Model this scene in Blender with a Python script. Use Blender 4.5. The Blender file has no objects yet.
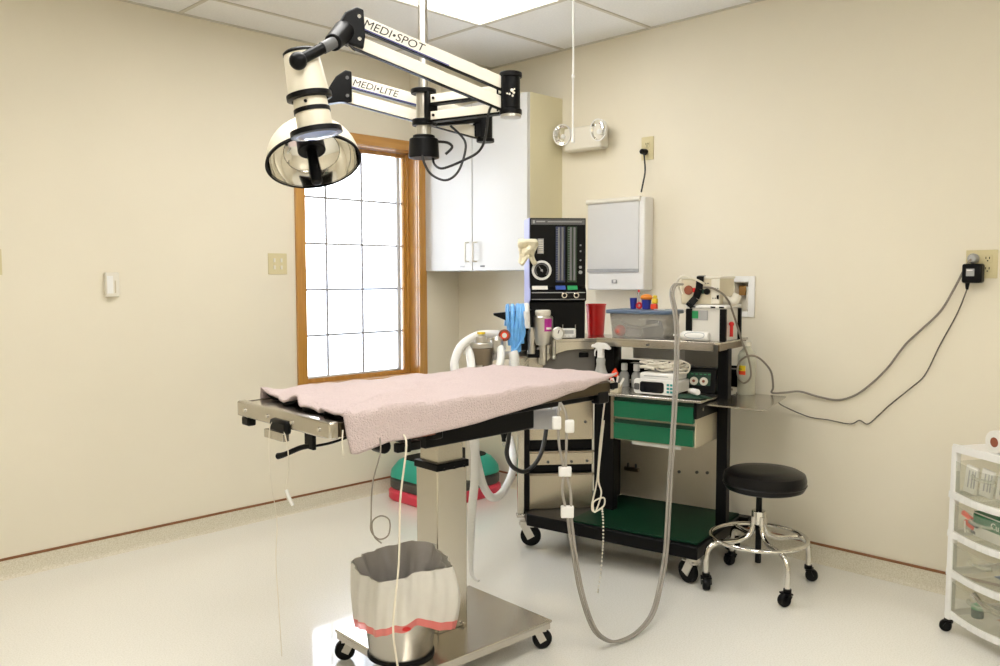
import bpy, bmesh, math, random
from mathutils import Vector, Matrix
random.seed(7)
SC = bpy.context.scene
COL = SC.collection
PI = math.pi
V3 = Vector

# ------------------------------------------------------------------ materials
def new_mat(name):
    m = bpy.data.materials.new(name); m.use_nodes = True
    nt = m.node_tree
    return m, nt, nt.nodes['Principled BSDF']

def mat(name, col, rough=0.5, metal=0.0, var=0.06, vscale=6.0, bump=0.0, bscale=80.0, spec=0.5, coat=0.0, alpha=1.0, trans=0.0, emit=0.0, sub=0.0):
    m, nt, b = new_mat(name)
    N, Lk = nt.nodes, nt.links
    tc = N.new('ShaderNodeTexCoord')
    if var > 0:
        nz = N.new('ShaderNodeTexNoise'); nz.inputs['Scale'].default_value = vscale; nz.inputs['Detail'].default_value = 3
        Lk.new(tc.outputs['Object'], nz.inputs['Vector'])
        cr = N.new('ShaderNodeValToRGB')
        cr.color_ramp.elements[0].position = 0.3; cr.color_ramp.elements[1].position = 0.7
        cr.color_ramp.elements[0].color = tuple(max(0, c*(1-var)) for c in col)+(1,)
        cr.color_ramp.elements[1].color = tuple(min(1, c*(1+var)) for c in col)+(1,)
        Lk.new(nz.outputs['Fac'], cr.inputs['Fac']); Lk.new(cr.outputs['Color'], b.inputs['Base Color'])
    else:
        b.inputs['Base Color'].default_value = (*col, 1)
    b.inputs['Roughness'].default_value = rough; b.inputs['Metallic'].default_value = metal
    b.inputs['Specular IOR Level'].default_value = spec
    b.inputs['Coat Weight'].default_value = coat; b.inputs['Coat Roughness'].default_value = 0.08
    b.inputs['Alpha'].default_value = alpha
    b.inputs['Transmission Weight'].default_value = trans
    if emit > 0:
        b.inputs['Emission Color'].default_value = (*col, 1); b.inputs['Emission Strength'].default_value = emit
    if bump > 0:
        n2 = N.new('ShaderNodeTexNoise'); n2.inputs['Scale'].default_value = bscale; n2.inputs['Detail'].default_value = 4
        Lk.new(tc.outputs['Object'], n2.inputs['Vector'])
        bp = N.new('ShaderNodeBump'); bp.inputs['Strength'].default_value = bump; bp.inputs['Distance'].default_value = 0.01
        Lk.new(n2.outputs['Fac'], bp.inputs['Height']); Lk.new(bp.outputs['Normal'], b.inputs['Normal'])
    return m

def brushed(name, col, rough=0.32, axis=2):
    m, nt, b = new_mat(name); N, Lk = nt.nodes, nt.links
    tc = N.new('ShaderNodeTexCoord'); mp = N.new('ShaderNodeMapping')
    s = [70, 70, 70]; s[axis] = 4; mp.inputs['Scale'].default_value = s
    Lk.new(tc.outputs['Object'], mp.inputs['Vector'])
    nz = N.new('ShaderNodeTexNoise'); nz.inputs['Scale'].default_value = 1.0; nz.inputs['Detail'].default_value = 2
    Lk.new(mp.outputs['Vector'], nz.inputs['Vector'])
    cr = N.new('ShaderNodeValToRGB')
    cr.color_ramp.elements[0].color = tuple(c*0.99 for c in col)+(1,); cr.color_ramp.elements[1].color = tuple(min(1, c*1.01) for c in col)+(1,)
    Lk.new(nz.outputs['Fac'], cr.inputs['Fac']); Lk.new(cr.outputs['Color'], b.inputs['Base Color'])
    mr = N.new('ShaderNodeMapRange'); mr.inputs['To Min'].default_value = rough*0.985; mr.inputs['To Max'].default_value = rough*1.015
    Lk.new(nz.outputs['Fac'], mr.inputs['Value']); Lk.new(mr.outputs['Result'], b.inputs['Roughness'])
    b.inputs['Metallic'].default_value = 1.0
    return m

def clear_plastic(name, col, alpha=0.25, rough=0.15):
    """thin-walled tinted plastic: a share of light passes straight through"""
    m, nt, b = new_mat(name); N, Lk = nt.nodes, nt.links
    b.inputs['Base Color'].default_value = (*col, 1); b.inputs['Roughness'].default_value = rough
    tr = N.new('ShaderNodeBsdfTransparent'); tr.inputs['Color'].default_value = tuple(0.6+0.4*c for c in col)+(1,)
    nz = N.new('ShaderNodeTexNoise'); nz.inputs['Scale'].default_value = 12
    tc = N.new('ShaderNodeTexCoord'); Lk.new(tc.outputs['Object'], nz.inputs['Vector'])
    mr = N.new('ShaderNodeMapRange'); mr.inputs['To Min'].default_value = max(0, alpha-0.06); mr.inputs['To Max'].default_value = min(1, alpha+0.06)
    Lk.new(nz.outputs['Fac'], mr.inputs['Value'])
    mx = N.new('ShaderNodeMixShader')
    Lk.new(mr.outputs['Result'], mx.inputs['Fac']); Lk.new(tr.outputs['BSDF'], mx.inputs[1]); Lk.new(b.outputs['BSDF'], mx.inputs[2])
    Lk.new(mx.outputs['Shader'], N['Material Output'].inputs['Surface'])
    return m

def wood(name, c1, c2, axis=2):
    m, nt, b = new_mat(name); N, Lk = nt.nodes, nt.links
    tc = N.new('ShaderNodeTexCoord'); mp = N.new('ShaderNodeMapping')
    s = [34, 34, 34]; s[axis] = 1.6; mp.inputs['Scale'].default_value = s
    Lk.new(tc.outputs['Object'], mp.inputs['Vector'])
    nz = N.new('ShaderNodeTexNoise'); nz.inputs['Scale'].default_value = 1.5; nz.inputs['Detail'].default_value = 4; nz.inputs['Distortion'].default_value = 0.6
    Lk.new(mp.outputs['Vector'], nz.inputs['Vector'])
    cr = N.new('ShaderNodeValToRGB'); cr.color_ramp.elements[0].position = 0.3; cr.color_ramp.elements[1].position = 0.72
    cr.color_ramp.elements[0].color = (*c1, 1); cr.color_ramp.elements[1].color = (*c2, 1)
    Lk.new(nz.outputs['Fac'], cr.inputs['Fac']); Lk.new(cr.outputs['Color'], b.inputs['Base Color'])
    b.inputs['Roughness'].default_value = 0.3; b.inputs['Coat Weight'].default_value = 0.7; b.inputs['Coat Roughness'].default_value = 0.12
    return m

def speckled(name, col, dark, light, scale=180, rough=0.2, spec=0.5, coat=0.0):
    m, nt, b = new_mat(name); N, Lk = nt.nodes, nt.links
    tc = N.new('ShaderNodeTexCoord')
    n1 = N.new('ShaderNodeTexNoise'); n1.inputs['Scale'].default_value = scale; n1.inputs['Detail'].default_value = 2
    n2 = N.new('ShaderNodeTexNoise'); n2.inputs['Scale'].default_value = 1.3; n2.inputs['Detail'].default_value = 3
    for n in (n1, n2): Lk.new(tc.outputs['Object'], n.inputs['Vector'])
    cr = N.new('ShaderNodeValToRGB'); e = cr.color_ramp.elements
    e[0].position = 0.36; e[0].color = (*dark, 1); e[1].position = 0.66; e[1].color = (*light, 1)
    k = cr.color_ramp.elements.new(0.5); k.color = (*col, 1)
    Lk.new(n1.outputs['Fac'], cr.inputs['Fac'])
    Lk.new(cr.outputs['Color'], b.inputs['Base Color'])
    mr = N.new('ShaderNodeMapRange'); mr.inputs['To Min'].default_value = rough*0.75; mr.inputs['To Max'].default_value = rough*1.3
    Lk.new(n2.outputs['Fac'], mr.inputs['Value']); Lk.new(mr.outputs['Result'], b.inputs['Roughness'])
    b.inputs['Specular IOR Level'].default_value = spec
    b.inputs['Coat Weight'].default_value = coat; b.inputs['Coat Roughness'].default_value = 0.07
    return m

M = {}
M['wall'] = mat('cream_wall_paint', (0.80, 0.74, 0.60), 0.6, var=0.015, vscale=2.0, bump=0.05, bscale=220, spec=0.25)
M['floor'] = speckled('speckled_vinyl', (0.85, 0.83, 0.765), (0.78, 0.76, 0.685), (0.88, 0.86, 0.80), 170, 0.32, 0.4, 0.75)
M['cove'] = speckled('cove_vinyl', (0.70, 0.65, 0.51), (0.62, 0.56, 0.42), (0.75, 0.70, 0.58), 170, 0.3, 0.4)
M['tile'] = mat('ceiling_tile', (0.84, 0.83, 0.80), 0.9, var=0.03, vscale=90, bump=0.25, bscale=260, spec=0.1)
M['tbar'] = mat('ceiling_grid_bar', (0.60, 0.56, 0.47), 0.5, var=0.02)
M['brown_strip'] = mat('brown_edging', (0.26, 0.11, 0.045), 0.5, var=0.1)
M['oak'] = wood('golden_oak', (0.45, 0.20, 0.03), (0.58, 0.30, 0.065))
M['oak_h'] = wood('golden_oak_level', (0.45, 0.20, 0.03), (0.58, 0.30, 0.065), 0)
M['muntin'] = mat('grey_glazing_bar', (0.42, 0.43, 0.46), 0.5, var=0.03)
M['sash'] = mat('pale_sash', (0.62, 0.64, 0.65), 0.4, var=0.02)
M['snow'] = mat('snow_ground', (0.93, 0.94, 0.96), 0.9, var=0.03, vscale=0.3)
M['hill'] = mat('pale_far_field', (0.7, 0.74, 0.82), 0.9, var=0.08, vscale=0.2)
M['cab_white'] = mat('cabinet_white_laminate', (0.60, 0.595, 0.57), 0.35, var=0.012, vscale=3)
M['cab_end'] = mat('cabinet_end_laminate', (0.70, 0.64, 0.43), 0.4, var=0.015, vscale=3)
M['almond'] = mat('almond_plastic', (0.66, 0.58, 0.34), 0.35, var=0.03)
M['offwhite'] = mat('offwhite_plastic', (0.76, 0.72, 0.62), 0.35, var=0.02)
M['white'] = mat('white_plastic', (0.82, 0.81, 0.78), 0.3, var=0.02)
M['screen_grey'] = mat('viewer_panel', (0.64, 0.635, 0.62), 0.35, var=0.015)
M['grey'] = mat('grey_plastic', (0.38, 0.38, 0.38), 0.4, var=0.05)
M['darkgrey'] = mat('dark_grey', (0.10, 0.10, 0.10), 0.45, var=0.08)
M['recess'] = mat('recess_grey', (0.17, 0.155, 0.135), 0.45, var=0.05)
M['black'] = mat('black_plastic', (0.004, 0.004, 0.0045), 0.35, var=0.1, spec=0.14)
M['black_matt'] = mat('black_matt', (0.004, 0.004, 0.004), 0.6, var=0.1, spec=0.1)
M['rubber'] = mat('black_rubber', (0.005, 0.005, 0.0055), 0.5, var=0.1, spec=0.15)
M['vinyl'] = mat('black_vinyl', (0.004, 0.0035, 0.004), 0.3, var=0.1, bump=0.05, bscale=150, spec=0.22)
M['steel'] = brushed('brushed_steel', (0.57, 0.54, 0.48), 0.27)
M['steel_h'] = brushed('brushed_steel_level', (0.57, 0.54, 0.49), 0.24, 0)
M['bay_panel'] = mat('bay_back_panel', (0.62, 0.56, 0.46), 0.35, 0.35, var=0.04, vscale=5)
M['steel_dk'] = brushed('dark_brushed_steel', (0.30, 0.25, 0.19), 0.33, 0)
M['rail_dark'] = brushed('dark_side_rail', (0.10, 0.08, 0.055), 0.35, 0)
M['steel_panel'] = brushed('steel_panel', (0.47, 0.42, 0.34), 0.27, 0)
M['chrome'] = mat('chrome', (0.72, 0.70, 0.66), 0.1, 1.0, var=0.02)
M['alu'] = mat('aluminium', (0.62, 0.60, 0.56), 0.3, 1.0, var=0.03)
M['mirror'] = mat('reflector_mirror', (0.86, 0.85, 0.82), 0.06, 1.0, var=0.01)
M['lamp_cream'] = mat('lamp_cream_enamel', (0.80, 0.74, 0.60), 0.35, var=0.015)
M['arm_white'] = mat('arm_white_enamel', (0.82, 0.78, 0.67), 0.35, var=0.015)
M['blue_line'] = mat('blue_line', (0.04, 0.05, 0.30), 0.4, var=0.05)
M['ink'] = mat('black_lettering', (0.02, 0.018, 0.016), 0.5, var=0.05)
M['lens'] = mat('lens_glass', (0.35, 0.45, 0.75), 0.08, 0.0, var=0.1, coat=0.6)  # blue reflection put into the lens colour
M['green'] = mat('green_drawer_enamel', (0.0, 0.125, 0.055), 0.35, var=0.04)
M['green_mat'] = mat('green_rubber_mat', (0.002, 0.030, 0.013), 0.5, var=0.1, spec=0.2)
M['green_dk'] = mat('dark_green', (0.005, 0.04, 0.02), 0.5, var=0.1)
M['lilac_reflection'] = mat('lilac_window_reflection', (0.36, 0.38, 0.66), 0.35, var=0.03)  # the window's blue reflection put into the box side's colour
M['red'] = mat('red_plastic', (0.62, 0.015, 0.015), 0.3, var=0.05)
M['orange_red'] = mat('orange_red', (0.85, 0.07, 0.02), 0.4, var=0.05)
M['orange'] = mat('orange', (0.85, 0.28, 0.02), 0.4, var=0.05)
M['yellow'] = mat('yellow', (0.85, 0.62, 0.03), 0.4, var=0.05)
M['blue'] = mat('royal_blue', (0.015, 0.03, 0.30), 0.35, var=0.05)
M['lid_blue'] = mat('slate_blue_lid', (0.10, 0.15, 0.24), 0.4, var=0.05)
M['sky_blue'] = mat('light_blue_plastic', (0.14, 0.40, 0.78), 0.3, var=0.12, vscale=30)
M['magenta'] = mat('magenta_label', (0.45, 0.02, 0.28), 0.45, var=0.05)
M['teal'] = mat('teal_step', (0.02, 0.36, 0.26), 0.45, var=0.04)
M['riser_grey'] = mat('riser_grey', (0.075, 0.068, 0.06), 0.5, var=0.08)
M['riser_red'] = mat('riser_red', (0.72, 0.05, 0.09), 0.45, var=0.04)
M['towel'] = mat('pink_terry', (0.70, 0.575, 0.555), 0.95, var=0.05, vscale=160, bump=1.0, bscale=230, spec=0.1)
M['copper'] = mat('copper_brown', (0.26, 0.07, 0.03), 0.5, var=0.15)
M['bag_white'] = clear_plastic('white_bin_liner', (0.80, 0.77, 0.70), 0.80, 0.35)
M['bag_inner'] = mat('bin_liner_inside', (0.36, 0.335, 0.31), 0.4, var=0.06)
M['bag_band'] = clear_plastic('red_drawtape', (0.80, 0.20, 0.18), 0.85, 0.4)
M['tub'] = clear_plastic('cloudy_tub', (0.62, 0.60, 0.56), 0.24, 0.2)
M['tray'] = clear_plastic('frosted_bin', (0.72, 0.72, 0.76), 0.78, 0.3)
M['jug'] = clear_plastic('jug_plastic', (0.72, 0.72, 0.60), 0.6, 0.3)
M['tower_clear'] = clear_plastic('clear_drawer', (0.72, 0.72, 0.62), 0.2, 0.12)
M['clear'] = clear_plastic('clear_bottle', (0.72, 0.72, 0.68), 0.5, 0.12)
M['tube'] = clear_plastic('grey_tubing', (0.36, 0.33, 0.29), 0.88, 0.25)
M['hose_white'] = mat('white_hose', (0.80, 0.79, 0.76), 0.35, var=0.02)
M['cable_white'] = mat('white_cable', (0.76, 0.71, 0.60), 0.4, var=0.03)
M['cable_grey'] = mat('grey_cable', (0.23, 0.20, 0.16), 0.5, var=0.05)
M['cable_dark'] = mat('dark_cable', (0.09, 0.075, 0.055), 0.5, var=0.08)
M['cable_black'] = mat('black_cable', (0.012, 0.012, 0.012), 0.45, var=0.1)
M['string'] = mat('pale_string', (0.74, 0.68, 0.55), 0.8, var=0.05)
M['paper'] = mat('paper', (0.80, 0.78, 0.72), 0.7, var=0.03)
M['cream_cloth'] = mat('cream_tissue', (0.76, 0.70, 0.52), 0.9, var=0.05, bump=0.4, bscale=60)
M['beige'] = mat('beige_enamel', (0.64, 0.57, 0.42), 0.4, var=0.02)
M['pump_white'] = mat('pump_case', (0.72, 0.70, 0.65), 0.35, var=0.03)
M['teal_key'] = mat('teal_keys', (0.02, 0.24, 0.24), 0.4, var=0.05)
M['screen'] = mat('black_screen', (0.004, 0.004, 0.006), 0.12, var=0.0, spec=0.5)
M['brass'] = mat('brass', (0.50, 0.30, 0.12), 0.35, 0.9, var=0.06)
M['green_box'] = mat('green_carton', (0.01, 0.14, 0.05), 0.5, var=0.06)
M['flow_green'] = mat('flow_green', (0.015, 0.05, 0.015), 0.3, var=0.1)
M['flow_blue'] = mat('flow_blue', (0.02, 0.03, 0.09), 0.3, var=0.1)
M['flow_glass'] = mat('flow_tube_glass', (0.20, 0.20, 0.21), 0.15, var=0.1)
M['lab_blue'] = mat('label_blue', (0.03, 0.08, 0.35), 0.4, var=0.05)
M['lab_green'] = mat('label_green', (0.02, 0.30, 0.10), 0.4, var=0.05)
M['glow'] = mat('light_diffuser', (0.97, 0.955, 0.925), 0.5, var=0.0, emit=11.3)
M['glow_dim'] = mat('light_diffuser_soft', (0.97, 0.955, 0.925), 0.5, var=0.0, emit=8.4)
m, nt, b = new_mat('window_glass'); M['glass'] = m
tr = nt.nodes.new('ShaderNodeBsdfTransparent'); tr.inputs['Color'].default_value = (0.97, 0.985, 1, 1)
gl = nt.nodes.new('ShaderNodeBsdfGlossy'); gl.inputs['Roughness'].default_value = 0.02
fr = nt.nodes.new('ShaderNodeFresnel'); fr.inputs['IOR'].default_value = 1.3
mx = nt.nodes.new('ShaderNodeMixShader')
nt.links.new(fr.outputs['Fac'], mx.inputs['Fac']); nt.links.new(tr.outputs['BSDF'], mx.inputs[1]); nt.links.new(gl.outputs['BSDF'], mx.inputs[2])
nt.links.new(mx.outputs['Shader'], nt.nodes['Material Output'].inputs['Surface'])

# ------------------------------------------------------------------ mesh builder
def frame_of(d):
    d = d.normalized()
    a = V3((0, 0, 1)) if abs(d.z) < 0.9 else V3((1, 0, 0))
    x = d.cross(a).normalized(); y = d.cross(x).normalized()
    return x, y

def smooth_path(pts, res):
    P = [V3(p) for p in pts]
    if len(P) < 3 or res <= 1: return P
    out = []
    for i in range(len(P)-1):
        p0 = P[max(i-1, 0)]; p1 = P[i]; p2 = P[i+1]; p3 = P[min(i+2, len(P)-1)]
        for k in range(res):
            t = k/res
            out.append(0.5*((2*p1)+(p2-p0)*t+(2*p0-5*p1+4*p2-p3)*t*t+(3*p1-p0-3*p2+p3)*t*t*t))
    out.append(P[-1])
    return out

class MB:
    def __init__(s): s.bm = bmesh.new()
    def _f(s, vs):
        try: s.bm.faces.new(vs)
        except ValueError: pass
    def box(s, c, size, rz=0.0, rot=None):
        hx, hy, hz = (k/2 for k in size)
        Mx = rot if rot is not None else Matrix.Rotation(rz, 3, 'Z')
        v = [s.bm.verts.new(V3(c)+Mx @ V3((x*hx, y*hy, z*hz))) for z in (-1, 1) for y in (-1, 1) for x in (-1, 1)]
        for f in ((0, 2, 3, 1), (4, 5, 7, 6), (0, 1, 5, 4), (2, 6, 7, 3), (0, 4, 6, 2), (1, 3, 7, 5)): s._f([v[i] for i in f])
        return s
    def bar(s, p0, p1, w, h, up=(0, 0, 1)):
        p0, p1 = V3(p0), V3(p1); d = (p1-p0); x = d.normalized()
        z = (V3(up)-x*V3(up).dot(x)).normalized(); y = z.cross(x)
        return s.box((p0+p1)/2, (d.length, w, h), rot=Matrix((x, y, z)).transposed())
    def cyl(s, p0, p1, r0, r1=None, n=20, caps=True):
        r1 = r0 if r1 is None else r1
        p0, p1 = V3(p0), V3(p1); x, y = frame_of(p1-p0)
        A = [s.bm.verts.new(p0+(x*math.cos(2*PI*k/n)+y*math.sin(2*PI*k/n))*r0) for k in range(n)]
        B = [s.bm.verts.new(p1+(x*math.cos(2*PI*k/n)+y*math.sin(2*PI*k/n))*r1) for k in range(n)]
        for k in range(n): s._f([A[k], A[(k+1) % n], B[(k+1) % n], B[k]])
        if caps: s._f(A[::-1]); s._f(B)
        return s
    def tube(s, pts, r, n=8, res=6, rf=None):
        P = smooth_path(pts, res); L = len(P)
        t = (P[1]-P[0]).normalized(); x, y = frame_of(t); prev = None
        for i, p in enumerate(P):
            tt = (P[min(i+1, L-1)]-P[max(i-1, 0)])
            if tt.length < 1e-9: tt = t.copy()
            tt.normalize(); x = (x-tt*x.dot(tt)).normalized(); y = tt.cross(x); t = tt
            rr = r if rf is None else r*rf(i/(L-1))
            ring = [s.bm.verts.new(p+(x*math.cos(2*PI*k/n)+y*math.sin(2*PI*k/n))*rr) for k in range(n)]
            if prev:
                for k in range(n): s._f([prev[k], prev[(k+1) % n], ring[(k+1) % n], ring[k]])
            else: s._f(ring[::-1])
            prev = ring
        s._f(prev)
        return s
    def lathe(s, prof, o=(0, 0, 0), axis=(0, 0, 1), n=28, closed=False, ell=1.0):
        o = V3(o); ax = V3(axis).normalized(); x, y = frame_of(ax); rings = []
        for (r, h) in prof:
            if r < 1e-6: rings.append([s.bm.verts.new(o+ax*h)])
            else: rings.append([s.bm.verts.new(o+ax*h+(x*math.cos(2*PI*k/n)+y*math.sin(2*PI*k/n)*ell)*r) for k in range(n)])
        for a, b_ in zip(rings, rings[1:]):
            for k in range(n):
                k2 = (k+1) % n
                if len(a) == 1 and len(b_) == 1: continue
                if len(a) == 1: s._f([a[0], b_[k2], b_[k]])
                elif len(b_) == 1: s._f([a[k], a[k2], b_[0]])
                else: s._f([a[k], a[k2], b_[k2], b_[k]])
        return s
    def ball(s, c, r, n=14, sz=1.0):
        return s.lathe([(r*math.sin(PI*k/n), -r*sz*math.cos(PI*k/n)) for k in range(n+1)], c, n=2*n)
    def prism(s, poly, fn0, fn1):
        """poly: 2D points; fn0/fn1 map a 2D point to the two end faces"""
        A = [s.bm.verts.new(V3(fn0(*p))) for p in poly]; B = [s.bm.verts.new(V3(fn1(*p))) for p in poly]
        n = len(poly)
        for k in range(n): s._f([A[k], A[(k+1) % n], B[(k+1) % n], B[k]])
        s._f(A[::-1]); s._f(B)
        return s
    def grid(s, fn, nu, nv):
        G = [[s.bm.verts.new(V3(fn(i/nu, j/nv))) for j in range(nv+1)] for i in range(nu+1)]
        for i in range(nu):
            for j in range(nv): s._f([G[i][j], G[i+1][j], G[i+1][j+1], G[i][j+1]])
        return s
    def build(s, name, m, parent=None, bevel=0.0, solid=0.0, sub=0, angle=35, segs=2, offset=-1):
        bmesh.ops.recalc_face_normals(s.bm, faces=s.bm.faces[:])
        me = bpy.data.meshes.new(name); s.bm.to_mesh(me); s.bm.free()
        me.materials.append(m)
        for p in me.polygons: p.use_smooth = True
        me.set_sharp_from_angle(angle=math.radians(angle))
        o = bpy.data.objects.new(name, me); COL.objects.link(o)
        if parent is not None: o.parent = parent
        if solid:
            k = o.modifiers.new('solid', 'SOLIDIFY'); k.thickness = solid; k.offset = offset
        if bevel:
            k = o.modifiers.new('bevel', 'BEVEL'); k.width = bevel; k.segments = segs; k.limit_method = 'ANGLE'; k.angle_limit = math.radians(40)
        if sub:
            k = o.modifiers.new('sub', 'SUBSURF'); k.levels = sub; k.render_levels = sub
        return o

def tag(o, label, cat, group=None, kind=None):
    if label: o['label'] = label
    if cat: o['category'] = cat
    if group: o['group'] = group
    if kind: o['kind'] = kind
    return o
def thing(name, label, cat, loc=(0, 0, 0), rz=0.0, group=None):
    o = bpy.data.objects.new(name, None); COL.objects.link(o); o.empty_display_size = 0.05
    o.location = loc; o.rotation_euler = (0, 0, rz)
    return tag(o, label, cat, group)
def struct(o): o['kind'] = 'structure'; return o
def copy_thing(root, loc, rz, label):
    r = root.copy(); COL.objects.link(r); r.location = loc; r.rotation_euler = (0, 0, rz); r['label'] = label
    for ch in list(root.children):
        c = ch.copy(); COL.objects.link(c); c.parent = r
        for g in list(ch.children):
            d = g.copy(); COL.objects.link(d); d.parent = c
    return r
def rel(pts, loc): return [V3(p)-V3(loc) for p in pts]
def lettering(text, size, m, parent, name, origin, xdir, ydir, squash=1.0, shear=0.0, depth=0.0006, bold=0.0):
    cu = bpy.data.curves.new(name, 'FONT'); cu.body = text; cu.size = size; cu.extrude = depth; cu.shear = shear; cu.offset = bold
    cu.resolution_u = 4
    t = bpy.data.objects.new('tmp_text', cu); COL.objects.link(t)
    dg = bpy.context.evaluated_depsgraph_get(); dg.update()
    me = bpy.data.meshes.new_from_object(t.evaluated_get(dg)); me.name = name
    bpy.data.objects.remove(t); bpy.data.curves.remove(cu)
    x = V3(xdir).normalized(); y = V3(ydir); y = (y-x*y.dot(x)).normalized(); z = x.cross(y)
    for v in me.vertices: v.co = V3(origin)+x*(v.co.x*squash)+y*v.co.y+z*v.co.z
    me.materials.clear(); me.materials.append(m)
    o = bpy.data.objects.new(name, me); COL.objects.link(o)
    if parent is not None: o.parent = parent
    return o

# ------------------------------------------------------------------ room shell
XL, YB, ZC = -5.3, -5.7, 2.70
T = 0.16
WX0, WX1, WZ0, WZ1 = -1.213, -0.345, 0.715, 2.175      # window opening in the left-hand wall
struct(MB().box(((XL)/2, YB/2, -0.05), (-XL+2*T, -YB+2*T, 0.1)).build('floor', M['floor']))
struct(MB().box(((XL)/2, YB/2, ZC+0.05), (-XL+2*T, -YB+2*T, 0.1)).build('ceiling', M['tile']))
w = MB()
w.box(((XL+WX0)/2, T/2, ZC/2), (WX0-XL, T, ZC)); w.box((WX1/2, T/2, ZC/2), (-WX1, T, ZC))
w.box(((WX0+WX1)/2, T/2, WZ0/2), (WX1-WX0, T, WZ0)); w.box(((WX0+WX1)/2, T/2, (WZ1+ZC)/2), (WX1-WX0, T, ZC-WZ1))
struct(w.build('wall_left', M['wall']))
RB = (-2.150, -2.066, 1.185, 1.335)                      # recess of the wall outlet box (y0,y1,z0,z1)
w = MB()
w.box((T/2, (RB[1]+T)/2, ZC/2), (T, T-RB[1], ZC)); w.box((T/2, (YB+RB[0])/2, ZC/2), (T, RB[0]-YB, ZC))
w.box((T/2, (RB[0]+RB[1])/2, RB[2]/2), (T, RB[1]-RB[0], RB[2])); w.box((T/2, (RB[0]+RB[1])/2, (RB[3]+ZC)/2), (T, RB[1]-RB[0], ZC-RB[3]))
struct(w.build('wall_right', M['wall']))
struct(MB().box((XL-T/2, YB/2, ZC/2), (T, -YB+2*T, ZC)).build('wall_back', M['wall']))
struct(MB().box((XL/2, YB-T/2, ZC/2), (-XL, T, ZC)).build('wall_front', M['wall']))
# cove base with brown edging strip
def cove(along_x):
    prof = [(0.0, 0.0), (0.022, 0.0), (0.012, 0.006), (0.006, 0.018), (0.004, 0.085), (0.0, 0.085)]
    m_ = MB()
    if along_x: m_.prism(prof, lambda d, z: (XL, -d, z), lambda d, z: (0, -d, z))
    else: m_.prism(prof, lambda d, z: (-d, YB, z), lambda d, z: (-d, 0, z))
    return m_
struct(cove(True).build('baseboard_left', M['cove'])); struct(cove(False).build('baseboard_right', M['cove']))
struct(MB().box((XL/2, -0.003, 0.090), (-XL, 0.007, 0.011)).build('trim_1', M['brown_strip']))
struct(MB().box((-0.003, YB/2, 0.090), (0.007, -YB, 0.011)).build('trim_2', M['brown_strip']))
# boxed-in soffit in the corner above the cabinet
struct(MB().box((-0.205, -0.15, 2.56), (0.41, 0.30, 0.28)).build('trim_3', M['wall']))
# ceiling grid
g = MB()
for k in range(-1, 10):
    y = -0.33-0.61*k
    if YB < y < 0: g.box((XL/2, y, ZC-0.002), (-XL, 0.02, 0.006))
for k in range(-1, 5):
    x = -0.69-1.22*k
    if XL < x < 0: g.box((x, YB/2, ZC-0.002), (0.02, -YB, 0.0055))
g.box((XL/2, -0.008, ZC-0.003), (-XL, 0.016, 0.006)); g.box((-0.008, YB/2, ZC-0.003), (0.016, -YB, 0.006))
struct(g.build('trim_4', M['tbar']))

# ceiling lights
def ceiling_light(x0, y1, label, mt='glow'):
    t = thing('ceiling_light', label, 'ceiling light', (x0+0.61, y1-0.305, ZC), 0, 'recessed ceiling lights')
    f = MB()
    for sx in (-1, 1): f.box((sx*0.59, 0, -0.008), (0.03, 0.6, 0.012))
    for sy in (-1, 1): f.box((0, sy*0.287, -0.008), (1.15, 0.026, 0.012))
    f.build('frame', M['tbar'], t)
    MB().box((0, 0, -0.006), (1.15, 0.548, 0.006)).build('diffuser', M[mt], t)
ceiling_light(-1.91, -0.94, 'lit white ceiling panel above the table near the window corner', 'glow_dim')
ceiling_light(-3.13, -2.77, 'added unseen ceiling panel lighting the right side of the room')  # this panel and those below are unseen, added to brighten the room
ceiling_light(-3.13, -4.60, 'added unseen ceiling panel lighting the room from behind the viewer')  # out of view, added to spread the light more evenly
ceiling_light(-3.13, -1.55, 'added unseen ceiling panel lighting the left wall')  # unseen, added to brighten the left wall and floor
ceiling_light(-4.35, -3.38, 'added unseen ceiling panel above the viewer, lighting the room')  # unseen panel added overhead for more light

# ------------------------------------------------------------------ window
win = thing('window_1', 'oak framed window with gridded panes in the left wall', 'window', ((WX0+WX1)/2, 0, WZ0)); win['kind'] = 'structure'
wl = win.location
def wp(x, y, z): return V3((x, y, z))-wl
c = MB(); cw = 0.062; z0, z1 = WZ0, WZ1
c.box(wp(WX0-cw/2+0.012, -0.009, (z0+z1)/2), (cw, 0.02, z1-z0+2*cw-0.02)); c.box(wp(WX1+cw/2-0.012, -0.009, (z0+z1)/2), (cw, 0.02, z1-z0+2*cw-0.02))
c.build('casing', M['oak'], win, bevel=0.003)
c = MB()
for z in (z0-cw/2+0.012, z1+cw/2-0.012): c.box(wp((WX0+WX1)/2, -0.009, z), (WX1-WX0-0.024, 0.0195, cw))
c.build('casing', M['oak_h'], win, bevel=0.003)
j = MB()
for x in (WX0+0.008, WX1-0.008): j.box(wp(x, T/2, (z0+z1)/2), (0.016, T, z1-z0))
for z in (z0+0.008, z1-0.008): j.box(wp((WX0+WX1)/2, T/2, z), (WX1-WX0-0.032, T, 0.016))
j.build('jamb', M['oak'], win)
s_ = MB()
for x in (WX0+0.016+0.018, WX1-0.016-0.018): s_.box(wp(x, 0.11, (z0+z1)/2), (0.036, 0.03, z1-z0-0.04))
for z in (z0+0.016+0.012, z1-0.016-0.014): s_.box(wp((WX0+WX1)/2, 0.11, z), (WX1-WX0-0.032, 0.0295, 0.026))
for x in (WX0+0.016+0.008, WX1-0.016-0.008): s_.box(wp(x, 0.09, (z0+z1)/2), (0.014, 0.02, z1-z0-0.04))
s_.build('window_frame', M['oak'], win, bevel=0.003)
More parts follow.
